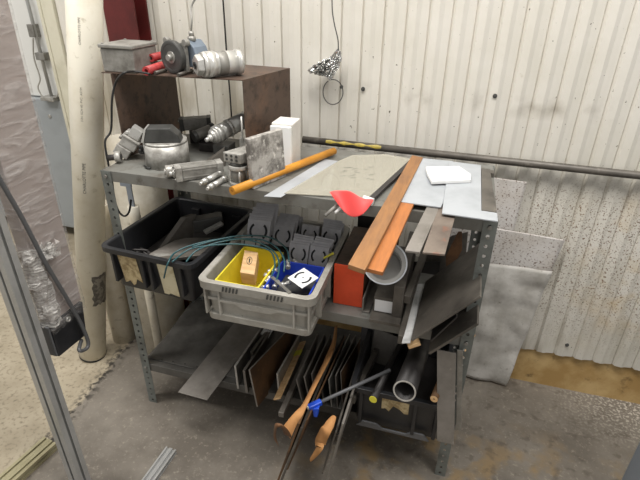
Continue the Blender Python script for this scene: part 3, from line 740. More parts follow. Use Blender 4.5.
# grey bars
longbar((405, 250), (420, 252), (430, 200), 1.043, 1.043, .006, 'msteel', 'narrow grey flat bar projecting from under the left white sheet', 'flat_bar', 'grey bars under the white sheets')
longbar((422.5, 252), (445, 254), (441, 200), 1.043, 1.043, .006, 'rustbar', 'wider rust-spotted flat bar projecting beside the narrow grey bar', 'flat_bar', 'grey bars under the white sheets')
# white sheets
flat([(396, 201), (441, 207), (455, 178), (453, 161), (412, 157)], H+.0150, .004, 'paint', 'coated_sheet', 'white coated sheet, left of the pair on the right of the top shelf', 'sheet', 'white coated sheets')
flat([(442, 213), (498, 221), (497.3, 212.8), (481.5, 210.5), (481, 165), (449, 161)], H+.0195, .004, 'paint', 'coated_sheet', 'white coated sheet, right of the pair at the shelf corner', 'sheet', 'white coated sheets')
flat([(481.8, 210), (497, 212), (490, 169), (481.5, 168)], H+.019, .005, 'dsteel', 'metal_strip', 'dark metal strip lying at the right end of the top shelf', 'strip')
flat([(432, 181), (471, 179.5), (471, 174), (459, 166), (426, 166.5), (427, 172)], H+.0240, .011, 'white', 'foam_piece', 'small cut piece of bright white foam on the white sheets', 'foam', bev=.002)
tag(MB().box(.94, 1.215, .05, .10, H+.0005, H+.0085).build('flat_bar', 'dsteel'), 'dark spacer bar under the white sheets along the front of the shelf', 'bar')
tag(MB().box(.95, 1.215, .33, .36, H+.0005, H+.0145).build('flat_bar', 'dsteel'), 'dark spacer bar under the white sheets at the back of the shelf', 'bar')
# wall pipe
P = hit(303, 139.5, y=.548); Q = hit(644, 176, y=.548); dz = (Q-P)*.9
wp = thing('wall_pipe', 'grey steel pipe running along the wall at shelf height', 'pipe', P)
MB().cyl(P, Q+dz, .0135, n=28, inner=.011).build('pipe_body', 'dsteel', wp)
a = P+(Q-P)*.08; b = P+(Q-P)*.26; mb = MB(); g = []
for i in range(13):
    row = []; p_ = a+(b-a)*i/12; wv = .35+.25*math.sin(i*1.9)*(1 if 0 < i < 12 else 0)
    for k_ in range(5):
        an = -PI/2-.5+wv*(k_/4*2-1); row.append(mb.bm.verts.new(p_+V((0, math.sin(an)*.0138, -.0138*math.cos(an)))))
    g.append(row)
for i in range(12):
    for k_ in range(4): mb.bm.faces.new((g[i][k_], g[i+1][k_], g[i+1][k_+1], g[i][k_+1]))
mb.build('yellow_paint_mark', 'oldyel', wp)
for fx in (1.0, 1.6, 2.4):
    x = fx; pz = P.z+(Q.z-P.z)*(x-P.x)/(Q.x-P.x); MB().box(x-.01, x+.01, .548, .575, pz-.006, pz+.006).build('bracket', 'dark', wp)
# foil wrapped cable end
fq = hit(326, 66, y=.53)
fo = thing('foil_wrapped_plug', 'cable end wrapped in crumpled silver foil hanging on the wall', 'cable', fq)
mb = MB(); bmesh.ops.create_icosphere(mb.bm, subdivisions=5, radius=1)
pg = [hit(u, v, y=.53)-fq for u, v in ((338, 47), (341, 58), (338, 68), (331, 80), (325, 76), (307, 71), (313, 66), (324, 60), (332, 56))]
pg = [(p.x, p.z) for p in pg]
def edge_r(a):
    dx, dz = math.cos(a), math.sin(a); best = .02
    for (x0, z0_), (x1, z1_) in zip(pg, pg[1:]+pg[:1]):
        ex_, ez_ = x1-x0, z1_-z0_; den = dx*ez_-dz*ex_
        if abs(den) < 1e-9: continue
        t_ = (x0*ez_-z0_*ex_)/den; s_ = (x0*dz-z0_*dx)/den
        if t_ > 0 and -1e-6 <= s_ <= 1+1e-6: best = t_
    return best
for v in mb.bm.verts:
    n = v.co.normalized(); a = math.atan2(n.z, n.x); k_ = math.sqrt(n.x*n.x+n.z*n.z); rad = edge_r(a)*k_
    d1 = 1+.16*noise.noise(n*6)+.16*noise.noise(n*14)
    v.co = fq+V((math.cos(a)*rad*d1, n.y*.017*(1+.9*noise.noise(n*7)+.7*noise.noise(n*15)), math.sin(a)*rad*d1))
mb.build('foil', 'foil', fo)
MB().tube(smoothpath([hit(332, 0, y=.53)+V((0, 0, 1.4)), hit(332, 0, y=.53)+V((0, 0, .2)), hit(332, 0, y=.53), hit(334, 22, y=.53), hit(338, 40, y=.53), hit(338, 52, y=.53)]), .002).build('cable', 'dark', fo)
ring = [hit(333+math.cos(a)*10, 92+math.sin(a)*12.5, y=.53) for a in [(-PI/2-.3)+2*PI*i/28*.97 for i in range(29)]]
MB().tube([hit(329, 78, y=.53)]+ring, .0019).build('cable_loop', 'dark', fo)
q = hit(341.5, 87, y=.53); MB().cyl(q+V((0, -.004, 0)), q+V((0, .004, 0)), .006, n=16).build('connector', 'dark', fo)
# ================================================================== MIDDLE SHELF
def tote(name, label, m, P, yaw, w, d, z0, z1, taper=.02, flange=.014, lip=.018, wall=.004, rad=.02, cat='tote'):
    t = thing(name, label, cat, (P[0]+w/2*math.cos(yaw), P[1]+d/2, z0))
    Tm = frame((P[0], P[1], 0), yaw); a = flange
    lv = []
    def L(z, i, r=rad): lv.append((z, a+i, w-a-i, a+i, d-a-i, max(.004, r-i*.3)))
    L(z0, taper); L(z1-lip, 0); L(z1-lip, -a, rad+.006); L(z1, -a, rad+.006); L(z1, 0+wall*.3); L(z1-.004, wall); L(z0+wall, taper+wall)
    MB().rloft(Tm, lv).build('tub', m, t, bevel=.0012)
    return t, Tm
zt = HM+.001
bt, Tb = tote('black_tote', 'open black plastic tote of metal scraps hanging over the left of the middle shelf', 'blackpl', (.004, -.092), -.06, .358, .445, zt, .80, taper=.018)
for i, x in enumerate((.04, .155, .185, .30)): MB().box(x, x+.010, .006, .028, zt+.03, .781, Tb).build('rib', 'blackpl', bt, bevel=.002)
def torn(parent, T_, x0, x1, z0, z1, yb, yt, zlo, zhi, m='label', name='torn_label', seed=1, ragged=.25):
    """remains of a paper label following the sloping wall (yb at zlo, yt at zhi)"""
    rg = random.Random(seed); n = 7; up_ = []; lo_ = []
    Y = lambda z: yb+(yt-yb)*(z-zlo)/(zhi-zlo)-.0008
    for i in range(n+1):
        x = x0+(x1-x0)*i/n; a = z0+rg.uniform(0, ragged)*(z1-z0); b = z1-rg.uniform(0, .06)*(z1-z0); lo_.append(V((x, Y(a), a))); up_.append(V((x, Y(b), b)))
    pts = lo_+up_[::-1]; return MB().prism([T_ @ p for p in pts], (T_.to_3x3() @ V((0, -.0006, 0)))).build(name, m, parent)
torn(bt, Tb, .062, .135, zt+.012, .780, .032, .014, zt, .782, seed=3)
torn(bt, Tb, .215, .275, zt+.008, .778, .032, .014, zt, .782, m='label2', seed=8, ragged=.05)
# inner moulded ribs at the back
for x in (.09, .19, .27): MB().box(x, x+.035, .408, .424, zt+.03, .775, Tb).build('inner_rib', 'blackpl', bt, bevel=.003)
# contents
tb = lambda x, y, z: Tb @ V((x, y, z))
tag(MB().prism([tb(.05, .17, zt+.02), tb(.15, .27, zt+.06), tb(.165, .30, zt+.175), tb(.14, .27, zt+.17)], (Tb.to_3x3() @ V((.02, .005, 0)))).build('sheet_scrap', 'dsteel', bevel=.001), 'dark bent sheet scrap standing up on its corner in the black tote', 'scrap', 'metal scraps in the black tote')
tag(MB().prism([tb(.10, .08, zt+.095), tb(.30, .10, zt+.120), tb(.315, .30, zt+.105), tb(.13, .26, zt+.088)], (0, 0, -.004)).build('sheet_scrap', 'msteel', bevel=.001), 'large grey flat scrap lying across the middle of the black tote', 'scrap', 'metal scraps in the black tote')
tag(MB().prism([tb(.16, .03, zt+.112), tb(.27, .04, zt+.118), tb(.26, .11, zt+.128), tb(.15, .09, zt+.118)], (0, 0, -.012)).build('metal_block', 'aludark', bevel=.002), 'grey block lying at the front of the black tote', 'block', 'metal scraps in the black tote')
tag(MB().bar(tb(.20, .035, zt+.132), tb(.33, .12, zt+.135), .022, .012).build('metal_bar', 'dsteel', bevel=.002), 'short dark bar lying at the front right of the black tote', 'bar')
tag(MB().bar(tb(.17, .30, zt+.13), tb(.26, .36, zt+.14), .05, .05).build('metal_block', 'dark', bevel=.004), 'dark block at the back of the black tote', 'block', 'metal scraps in the black tote')
tag(MB().bar(tb(.235, .27, zt+.125), tb(.275, .33, zt+.142), .022, .012).build('bright_clip', 'chrome', bevel=.002), 'small bright metal clip among the scraps in the black tote', 'clip')
tag(MB().prism([tb(.04, .06, zt+.01), tb(.30, .06, zt+.01), tb(.30, .38, zt+.02), tb(.04, .38, zt+.02)], (0, 0, .05)).build('metal_block', 'bsteel', bevel=.004), 'black plate stack in the bottom of the black tote', 'block')
rg = random.Random(5); mb = MB(); pts = []
for i in range(26): pts.append(tb(.075+rg.uniform(-.025, .03), .10+rg.uniform(-.03, .03), zt+.078+rg.uniform(0, .03)))
mb.tube(smoothpath(pts, 4), .0035, 6); tag(mb.build('tangled_wire', 'bsteel'), 'tangled dark wire in the front left of the black tote', 'wire')

# grey tote
GX, GY, GW, GD = .396, -.160, .372, .485; GZ = .787
gt = thing('grey_tote', 'grey ribbed plastic tote of brackets overhanging the middle shelf', 'tote', (GX+GW/2, GY+GD/2, zt)); Tg = frame((GX, GY, 0), .012)
lv = []
def L(z, i, r=.022): lv.append((z, .012+i, GW-.012-i, .012+i, GD-.012-i, r))
L(zt, .006); L(zt+.024, .004); L(zt+.026, .014); L(zt+.075, .012); L(zt+.077, .002); L(zt+.086, .002); L(zt+.088, .010); L(zt+.118, .009); L(zt+.12, -.010, .03); L(GZ, -.012, .03); L(GZ, .006); L(GZ-.004, .008); L(zt+.006, .02)
MB().rloft(Tg, lv).build('tub', 'greypl', gt, bevel=.0012)
for side in (0, 1):
    x0 = .018 if side == 0 else GW-.070
    for x in (x0, x0+.046): MB().box(x, x+.006, .010, .03, zt+.024, zt+.12, Tg).build('rib', 'greypl', gt, bevel=.001)
MB().prism([Tg @ V((x, .016, z)) for x, z in ((.07, zt+.076), (.12, zt+.076), (.145, zt+.064), (.235, zt+.064), (.255, zt+.076), (GW-.07, zt+.076), (GW-.07, zt+.085), (.07, zt+.085))], (0, -.006, 0)).build('front_band', 'greypl', gt, bevel=.001)
for y in (.09, .20, .31, .42): MB().box(GW-.024, GW-.004, y, y+.006, zt+.024, zt+.12, Tg).build('side_rib', 'greypl', gt, bevel=.001)
for k0 in (.085, .225):
    for k in range(5): MB().prism([Tg @ V((k0+k*.011, -.0004, z)) for z in (GZ-.024,)] + [Tg @ V((k0+k*.011+.006, -.0004, GZ-.024)), Tg @ V((k0+k*.011+.010, -.0004, GZ-.006)), Tg @ V((k0+k*.011+.004, -.0004, GZ-.006))], (0, -.0005, 0)).build('slot', 'dark', gt)
# bins
def bin_(name, label, m, x0, x1, y0, y1, z0, z1):
    t = thing(name, label, 'bin', ((x0+x1)/2, (y0+y1)/2, z0), 'small open bins in the grey tote'); w = x1-x0; d = y1-y0; Tm = frame((x0, y0, 0), 0); lv = []
    for z, i in ((z0, .012), (z1-.008, .004), (z1-.008, 0), (z1, 0), (z1, .005), (z0+.003, .016)): lv.append((z, i, w-i, i, d-i, .006))
    MB().rloft(Tm, lv).build('tub', m, t, bevel=.0008); return t
bin_('parts_bin', 'yellow plastic bin holding a wooden block inside the grey tote', 'yellow', .447, .590, -.136, .085, zt+.012, .782)
bin_('parts_bin', 'blue plastic bin of fittings inside the grey tote beside the yellow bin', 'blue', .598, .742, -.136, .045, zt+.012, .776)
# wooden block
A0 = hit(240, 272, z=.785); B0 = hit(254, 275, z=.785); A1_ = hit(244.5, 250, z=.795); 
wk = thing('wooden_block', 'pale wooden block with an oval stamp lying in the yellow bin', 'block', ((A0.x+B0.x)/2, A0.y+.05, .74))
d = (A1_-A0); MB().prism([A0, V((B0.x, A0.y, A0.z)), V((B0.x, A0.y, A0.z))+d, A0+d], (0, .006, -.045)).build('block_body', 'wood', wk, bevel=.002)
cc = A0+d*.55+V(((B0.x-A0.x)/2, 0, .0006)); dn_ = d.normalized(); mb = MB()
ri = [[mb.bm.verts.new(cc+V((1, 0, 0))*math.cos(a)*rr_*.45+dn_*math.sin(a)*rr_) for a in [2*PI*k/24 for k in range(24)]] for rr_ in (.021, .0175)]
for i in range(24): mb.bm.faces.new((ri[0][i], ri[0][(i+1)%24], ri[1][(i+1)%24], ri[1][i]))
mb.build('oval_stamp', 'ink', wk)
MB().bar(cc-dn_*.011, cc+dn_*.011, .004, .0006, up=V((0,0,1))).build('stamp_mark', 'ink', wk)
# bracket plates
def arc_plate(Tm, s, m, arcs=True, th=.003):
    mb = MB().box(-s/2, s/2, 0, th, 0, s, Tm); return mb
def add_arcs(parent, Tm, s, m='ink', hole=True):
    for a0, a1, rr_ in ((-.9, .9, .3), (PI-.9, PI+.9, .3)):
        mb = MB(); n = 12; A = []; Bv = []
        for k in range(n+1):
            a = a0+(a1-a0)*k/n
            A.append(mb.bm.verts.new(Tm @ V((math.cos(a)*s*rr_, -.0006, s*.5+math.sin(a)*s*rr_)))); Bv.append(mb.bm.verts.new(Tm @ V((math.cos(a)*s*(rr_+.10), -.0006, s*.5+math.sin(a)*s*(rr_+.10)))))
        for k in range(n): mb.bm.faces.new((A[k], A[k+1], Bv[k+1], Bv[k]))
        mb.build('arc_slot', m, parent)
    if hole: MB().cyl(Tm @ V((0, .001, s*.5)), Tm @ V((0, -.0007, s*.5)), s*.035, n=14).build('centre_hole', m, parent)
stacks = [  # px of the front plate's foot centre, z foot, yaw, tilt, count, size, step, words
 ((257, 243), .748, .10, -.55, 9, .084, (.000, .0075, .0085), 'tall fanned stack, back left of the grey tote'),
 ((281, 246), .735, .05, -.65, 7, .074, (.0, .008, .006), 'bracket stack beside the tall fanned one'),
 ((291, 236), .735, .0, -.30, 3, .068, (.0, .006, .002), 'bracket stack, back middle of grey tote'),
 ((309, 244), .735, -.05, -.25, 2, .066, (.0, .006, .002), 'bracket pair right of the back middle stack'),
 ((329, 248), .735, -.1, -.35, 5, .072, (.0, .0065, .005), 'bracket stack, back right corner of grey tote'),
 ((297, 264), .735, .02, -.45, 5, .068, (.0, .007, .006), 'bracket stack right behind the blue bin'),
 ((317, 266), .735, -.03, -.45, 5, .066, (.0, .007, .005), 'bracket stack behind the white plate'),
]
for (u, v), z, yw, tl_, n, s, st, words in stacks:
    P = hit(u, v, z=z); P.y = max(P.y, .09 if u < 290 else .052); 
    st = V((0, .0098, .0036)) if n > 3 else V(st)
    Tm = frame(P, yw, tl_)
    t = thing('bracket_plate', 'slotted front plate of the '+words, 'bracket', P, 'bracket plates in the grey tote')
    arc_plate(Tm, s, 'brace').build('plate', 'brace', t, bevel=.0006); add_arcs(t, Tm, s, hole=False)
    src = tag(arc_plate(frame(P+V(st), yw, tl_), s, 'brace').build('bracket_plate', 'brace', bevel=.0006), 'plate behind the front one, '+words, 'bracket', 'plates behind the front one, '+words)
    for k in range(2, n):
        o = src.copy(); C.objects.link(o); o.location = src.location+V(st)*(k-1)+V((random.uniform(-.004, .004), 0, random.uniform(-.001, .002))); o.rotation_euler = (0, random.uniform(-.07, .07), 0)
P = hit(253, 243, z=.775); P.y = .10
t = thing('slotted_strip', 'light grey slotted strip lying across the tall stack in the grey tote', 'strip', P)
MB().box(-.034, .034, 0, .003, 0, .03, frame(P, .1, -.5)).build('strip_body', 'steel', t)
MB().box(-.024, -.020, -.001, .0, .006, .024, frame(P, .1, -.5)).build('slot', 'ink', t); MB().box(.016, .020, -.001, .0, .006, .024, frame(P, .1, -.5)).build('slot', 'ink', t)
# white plate on the blue bin
ws = [hit(u, v, z=z) for u, v, z in ((285, 280, .792), (306, 296, .786), (320, 274, .80), (301, 262, .806))]
cc = sum(ws, V((0,0,0)))/4; ex = ((ws[1]-ws[0])+(ws[2]-ws[3])).normalized(); ez = ((ws[3]-ws[0])+(ws[2]-ws[1])); ez = (ez-ex*ez.dot(ex)).normalized(); ey = ez.cross(ex)
S_ = .066; Tm = Matrix((ex, ey, ez)).transposed().to_4x4(); Tm.translation = cc-ez*S_/2
if ey.z > 0: Tm = Tm @ Matrix.Rotation(PI, 4, 'Z')
t = thing('white_plate', 'white square plate with curved slots lying tilted on the blue bin', 'plate', cc)
MB().box(-S_/2, S_/2, 0, .003, 0, S_, Tm).build('plate', 'white', t, bevel=.001); add_arcs(t, Tm, S_)
# fittings in the blue bin
rg = random.Random(11)
for i, (u, v, lab) in enumerate(((265, 283, 'small silver fitting at the front left of the blue bin'), (272, 279, 'small silver fitting behind the first in the blue bin'), (274, 288, 'small silver fitting at the front edge of the blue bin'), (281, 285, 'small silver fitting touching the white plate'), (288, 268, 'small grey fitting behind the white plate'), (259, 287, 'small silver fitting in the near left corner of the blue bin'), (268, 272, 'small silver fitting below the teal hoses in the blue bin'), (296, 264, 'small silver fitting at the back of the blue bin'))):
    P = hit(u, v, z=.768); a = rg.uniform(0, 3); d = V((math.cos(a), math.sin(a), rg.uniform(-.1, .4)))
    tag(MB().turned(P, P+d*.03, [(0, .008), (.3, .008), (.31, .005), (.6, .005), (.61, .007), (1, .007)], n=14).build('metal_fitting', 'chrome'), lab, 'fitting', 'fittings in the blue bin')
P, Q = hit(272, 277, z=.785), hit(290, 293, z=.79); tag(MB().bar(P, Q, .010, .003).build('metal_strip', 'steel'), 'narrow silver strip lying under the white plate on the blue bin', 'strip')
tag(MB().box(.615, .725, -.115, .03, zt+.018, .735).build('parts_pile', 'dark', bevel=.004), 'grey parts filling the blue bin', 'parts')
tag(MB().box(.43, .74, .10, .30, zt+.008, .72).build('packing_block', 'dark', bevel=.003), 'dark layer under the bracket stacks in the grey tote', 'block')
q = hit(328, 256, z=.79); tag(MB().tube(smoothpath([q+V((-.012, -.01, -.005)), q, q+V((.012, .008, .006)), q+V((.016, .0, .012))]), .004).build('yellow_clip', 'yel'), 'small yellow-green clip right of the white plate', 'clip')
# teal hoses
hp = [
 [(164, 278, 'f', -.122), (168, 263, 'f', -.120), (176, 252, 0, .812), (196, 244, 0, .826), (222, 239, 0, .83), (248, 240, 0, .825), (266, 246, 0, .815), (277, 256, 0, .81), (279, 270, 0, .797), (276, 281, 0, .785)],
 [(186, 262, 0, .80), (196, 251, 0, .815), (216, 243, 0, .832), (240, 239, 0, .83), (262, 240, 0, .825), (276, 247, 0, .815), (284, 259, 0, .81), (284, 272, 0, .79)],
 [(172, 262, 0, .806), (188, 250, 0, .818), (206, 246, 0, .826), (232, 244, 0, .83), (254, 246, 0, .82), (270, 251, 0, .81), (275, 264, 0, .80), (271, 277, 0, .785)],
 [(192, 247, 0, .825), (212, 241, 0, .835), (238, 236, 0, .838), (262, 236, 0, .83), (276, 240, 0, .82), (287, 250, 0, .81), (289, 262, 0, .795)]]
hl = ['teal hose whose end hangs over the front of the black tote', 'second teal hose crossing from the black tote to the grey tote', 'lowest of the teal hoses crossing between the totes', 'highest teal hose arching furthest right over the brackets']
for q_, lab in zip(hp, hl):
    tag(MB().tube(smoothpath([hit(u, v, y=w) if k == 'f' else hit(u, v, z=w) for u, v, k, w in q_]), .0027).build('teal_hose', 'green'), lab, 'hose', 'teal hoses across the totes')
# orange ended block
z_ = zt
ob = thing('steel_block', 'heavy dark steel block with its front end painted orange on the middle shelf', 'block', (.81, .2, z_))
zo = hit(345, 265, y=.055).z
MB().box(.771, .866, .057, .33, z_, zo).build('block_body', 'cover', ob, bevel=.002)
MB().box(.770, .867, .053, .0565, z_, zo).build('painted_end', 'orangep', ob, bevel=.001)
tag(MB().box(.871, .876, .03, .40, z_, z_+.055).box(.876, .896, .03, .40, z_, z_+.006).build('steel_angle', 'msteel', bevel=.0005), 'steel angle lying just right of the orange-ended block', 'angle bar')
lb = thing('labelled_block', 'dark square bar with a white paper label on its end', 'bar', (.93, .15, z_))
a = hit(375, 300, y=.03); b = hit(392, 318, y=.03)
MB().box(a.x-.004, b.x+.004, .032, .38, z_+.014, a.z+.012).build('bar_body', 'dsteel', lb, bevel=.001)
MB().box(a.x, b.x, .0308, .0318, z_+.016, a.z+.002).build('paper_label', 'paper', lb)
tag(MB().box(a.x-.008, b.x+.03, -.012, .40, z_, z_+.012).build('flat_bar', 'dsteel', bevel=.0008), 'dark flat bar lying under the white-labelled bar at the shelf edge', 'bar')
a = hit(393, 286, y=.02); b = hit(402, 318, y=.02)
tag(MB().box(b.x-.034, b.x-.002, .02, .40, z_+.013, a.z).build('square_bar', 'dsteel', bevel=.0015), 'tall dark bar standing right of the white-labelled bar', 'bar')
# long bars sloping out
for (a, b, lab, w_) in (((400.5, 340), (421, 262), 'long dark flat bar sloping out over the edge of the middle shelf', .016), ((407, 300), (430, 238), 'second long dark bar behind the sloping one', .02)):
    P, Q = hit(*a, y=-.09 if a[0] < 405 else .03), hit(*b, y=.38)
    tag(MB().bar(P, Q, w_, .03).build('sloping_bar', 'dsteel', bevel=.001), lab, 'bar', 'bars sloping over the middle shelf')
# clear round cup
cc = hit(385, 263, y=-.02); n_ = V((.12, -.72, .68)).normalized(); 
cup = thing('round_container', 'clear round plastic container on its side behind the brown bars', 'container', cc)
mb = MB(); r_ = .062; bk = cc-n_*.075
mb.turned(cc, bk, [(0, r_), (1, r_*.82)], n=40); 
mb.bm.free(); mb = MB(); mb.cyl(cc, bk, r_, r_*.82, n=40, inner=r_*.80); mb.cyl(bk+n_*.002, bk, r_*.81, n=40)
mb.build('cup', 'clear', cup)
MB().cyl(cc+n_*.003, cc-n_*.002, r_*1.03, n=40, inner=r_*.97).build('rim', 'paint', cup)
# leaning sheets at right
fl_, fh, bl_ = hit(411, 340, y=-.12), hit(480, 296, y=-.12), V((1.051, .237, .662))
bh = fh+(bl_-fl_)
tag(slab([fl_, fh, bh, bl_], .006, up=(-1, -.2, 1)).build('leaning_sheet', 'dsteel', bevel=.0008), 'large dark steel sheet leaning against the right front post', 'sheet', 'sheets leaning at the right of the middle shelf')
P = hit(406, 343, y=-.12); Q = P+(bl_-fl_)
tag(MB().bar(P, Q, .024, .004, up=V((-.3, -.2, 1))).build('aluminium_strip', 'alub', bevel=.0006), 'bright aluminium strip along the lower edge of the leaning dark sheet', 'strip')
f2, h2 = hit(428, 353, y=-.09), hit(477, 323, y=-.09)
tag(slab([f2, h2, h2+V((.005, .33, .0)), f2+V((.005, .33, 0))], .008, up=(-1, -.2, 1)).build('leaning_sheet', 'dsteel', bevel=.0008), 'lower dark sheet leaning beneath the large one by the post', 'sheet', 'sheets leaning at the right of the middle shelf')
f2, h2 = hit(430, 341, y=-.08), hit(456, 317, y=-.08)
tag(slab([f2, h2, h2+V((.005, .3, .0)), f2+V((.005, .3, 0))], .005, up=(-1, -.2, 1)).build('leaning_sheet', 'bsteel', bevel=.0008), 'short black sheet between the two leaning dark sheets', 'sheet', 'sheets leaning at the right of the middle shelf')
P, Q = hit(408, 344, y=-.10), hit(420, 340, y=-.09); tag(MB().bar(P+V((0,0,-.006)), Q+V((0,0,-.006)), .02, .012).build('wood_scrap', 'wood', bevel=.001), 'small pale wood scrap under the aluminium strip', 'scrap')
# dark sheets standing behind
for pts, y_, m_, lab in ((((420, 256), (452, 236), (468, 232), (462, 300), (415, 320)), .36, 'dsteel', 'dark sheet standing at the back behind the large leaning sheet'), (((446, 256), (458, 232), (462, 232), (462, 250), (446, 280)), .31, 'cardd', 'rusty brown offcut behind the large leaning sheet'), (((408, 262), (440, 262), (436, 320), (408, 320)), .33, 'bsteel', 'black sheet standing behind the sloping bars')):
    tag(MB().prism([hit(u, v, y=y_) for u, v in pts], (0, .004, 0)).build('standing_sheet', m_), lab, 'sheet')
for i, (x_, y_, w_, h_) in enumerate(((.81, .40, .08, .20), (.90, .41, .06, .26))):
    tag(MB().box(x_-w_/2, x_+w_/2, y_, y_+.008, HM+.001, HM+h_).build('back_plate', 'bsteel', bevel=.001), ['dark plate standing at the back behind the orange-ended block', 'taller dark plate standing at the back behind the round container'][i], 'plate')
# ================================================================== BOTTOM SHELF
zb = HB+.001
def poly_flat(pts, z, th, m, name, label, cat='plate', **k): return flat(pts, z, th, m, name, label, cat, **k)
poly_flat([(149, 358), (236, 378), (300, 300), (200, 290)], zb, .003, 'shelfdark', 'steel_sheet', 'large dark steel sheet lying flat on the left of the bottom shelf', 'sheet')
bs = poly_flat([(178, 392), (207, 400), (262, 327), (238, 318)], zb+.0035, .003, 'msteel', 'long_plate', 'long grey steel plate sticking out over the left front edge of the bottom shelf')
for u, v in ((162, 360), (173, 361.5), (185, 364), (197, 367)):
    q = px(u, v, zb+.0032); tag(MB().cyl((q.x, q.y, zb+.0035), (q.x, q.y, zb+.0042), .003, n=12).build('rivet_head', 'black'), None, None)
rv = [o for o in bpy.data.objects if o.name.startswith('rivet_head')]
sheet_o = [o for o in bpy.data.objects if o.name.startswith('steel_sheet')][0]
for o in rv: o.location -= sheet_o.location; o.parent = sheet_o; o.name = 'hole_mark'
def stand(tf, bf, y0, rt, y1, th, m, label, name='standing_plate', group='plates standing on the bottom shelf', edge=None, cat='plate'):
    A, Bq, Cq = hit(*tf, y=y0), hit(*bf, y=y0), hit(*rt, y=y1); Dq = Cq+(Bq-A)
    mb = MB().prism([A, Bq, Dq, Cq], (-th, 0, 0)); mb.bm.faces.ensure_lookup_table()
    ff = [mb.bm.faces[2], mb.bm.faces[5]]          # front and top cut edges
    for f in ff: f.material_index = 1
    o = mb.build(name, m, bevel=.0005); o.data.materials.append(M[{'steel': 'edge', 'cardd': 'oldrust', 'oldrust': 'msteel', 'bsteel': 'dsteel'}.get(m, 'msteel')])
    return tag(o, label, cat, group)
P_ = [
 ((236, 366), (239, 389), .0, (266, 322), .36, .008, 'steel', 'leftmost grey plate standing on edge on the bottom shelf'),
 ((245, 371), (248, 393), -.01, (273, 328), .34, .010, 'dsteel', 'thick dark plate second from the left, beside the labelled piece'),
 ((250, 370), (258, 407), -.09, (294, 324), .33, .006, 'oldrust', 'brown rusty plate jutting out from the bottom shelf'),
 ((278, 374), (280, 395), .0, (303, 330), .36, .007, 'steel', 'short plate standing just left of the wood strip'),
 ((297, 380), (303, 402), -.01, (318, 334), .36, .005, 'msteel', 'thin plate standing right of the square steel bar'),
 ((305, 377), (310, 400), .0, (325, 334), .36, .006, 'dsteel', 'dark plate standing left of the cardboard strip'),
 ((312, 374), (315, 394), .02, (331, 334), .36, .004, 'msteel', 'thin grey plate just behind the cardboard strip'),
 ((322, 384), (325, 406), .0, (344, 334), .36, .006, 'bsteel', 'black plate just right of the cardboard strip'),
 ((329, 380), (332, 407), .0, (350, 334), .36, .003, 'steel', 'bright-edged thin plate in the middle of the bottom shelf'),
 ((336, 376), (338, 408), .0, (356, 335), .36, .004, 'dsteel', 'dark thin plate right of the bright-edged one'),
 ((341, 372), (343, 408), .01, (362, 336), .36, .003, 'oldrust', 'thin brown plate near the second black tote'),
]
for a in P_: stand(*a)
# labelled piece
pl = stand((253, 352), (256, 372), .10, (272, 326), .36, .012, 'bsteel', 'black profile with a small white printed label between the first plates', name='labelled_profile', group=None, cat='profile')
A0, B0, C0, D0 = hit(260, 334, y=.27), hit(268, 338, y=.27), hit(274.5, 326.5, y=.35), hit(267, 323, y=.35)
A0, B0, C0, D0 = [p+V((.004, -.004, .004)) for p in (A0, B0, C0, D0)]
lbm = MB().prism([A0, B0, C0, D0], (-.001, .0, -.001)).build('paper_label', 'paper', None); lbm.location -= pl.location; lbm.parent = pl
mid_ = (A0+B0+C0+D0)/4; e1 = (B0-A0).normalized(); mk = MB()
for k in range(3):
    q = mid_+(C0-B0)*.12+e1*(k-1)*.008; mk.bar(q-(C0-B0)*.10+V((.0005, -.001, .001)), q+(C0-B0)*.10+V((.0005, -.001, .001)), .003, .0008)
mko = mk.build('printing', 'ink', None); mko.location -= (pl.location+lbm.location); mko.parent = lbm
# wood strip, square bar
P, Q = hit(277, 399, y=-.07), hit(303, 342, y=.30)
ws_ = thing('wood_strip', 'pale wood strip with a yellow paint mark sticking out of the bottom shelf', 'strip', P)
MB().bar(P, Q, .028, .006, up=V((-.5, -.3, 1))).build('strip_body', 'wood', ws_, bevel=.0008)
a = P+(Q-P)*.72; b = P+(Q-P)*.82; MB().bar(a, b, .029, .0075, up=V((-.5, -.3, 1))).build('yellow_mark', 'yel', ws_)
P, Q = hit(281, 415, y=-.10), hit(309, 352, y=.25)
tag(MB().bar(P, Q, .02, .022).build('square_bar', 'msteel', bevel=.0015), 'grey square steel bar sticking out between wood strip and cardboard', 'bar')
# cardboard strips
def ribbon(pts, name, m, label, th=.0015, parent=None):
    mb = MB(); L_ = smoothpath([hit(u, v, y=y) for u, v, w, y in pts], 5); n = len(L_)
    ws = []
    for i in range(n):
        t = i/(n-1)*(len(pts)-1); k = min(int(t), len(pts)-2); ws.append(pts[k][2]+(pts[k+1][2]-pts[k][2])*(t-k))
    A, Bv = [], []
    for i, p in enumerate(L_):
        t = (L_[min(i+1, n-1)]-L_[max(i-1, 0)]).normalized(); s_ = t.cross(V((-.3, -.8, .6))).normalized(); w_ = ws[i]*.0029
        A.append(mb.bm.verts.new(p-s_*w_/2)); Bv.append(mb.bm.verts.new(p+s_*w_/2+V((0, .004*math.sin(i*.7), 0))))
    for i in range(n-1):
        f = mb.bm.faces.new((A[i], A[i+1], Bv[i+1], Bv[i])); f.smooth = True
    o = mb.build(name, m, parent, solid=th)
    return tag(o, label, 'cardboard' if label else None)
ribbon([(336, 326, 5, .26), (334, 342, 7, .14), (328, 358, 10, .04), (316, 382, 9, -.12), (303, 408, 7, -.26), (294, 420, 10, -.29), (286, 434, 14, -.31)], 'cardboard_strip', 'card', 'long torn tan cardboard strip running out of the bottom shelf under the blue clamp')
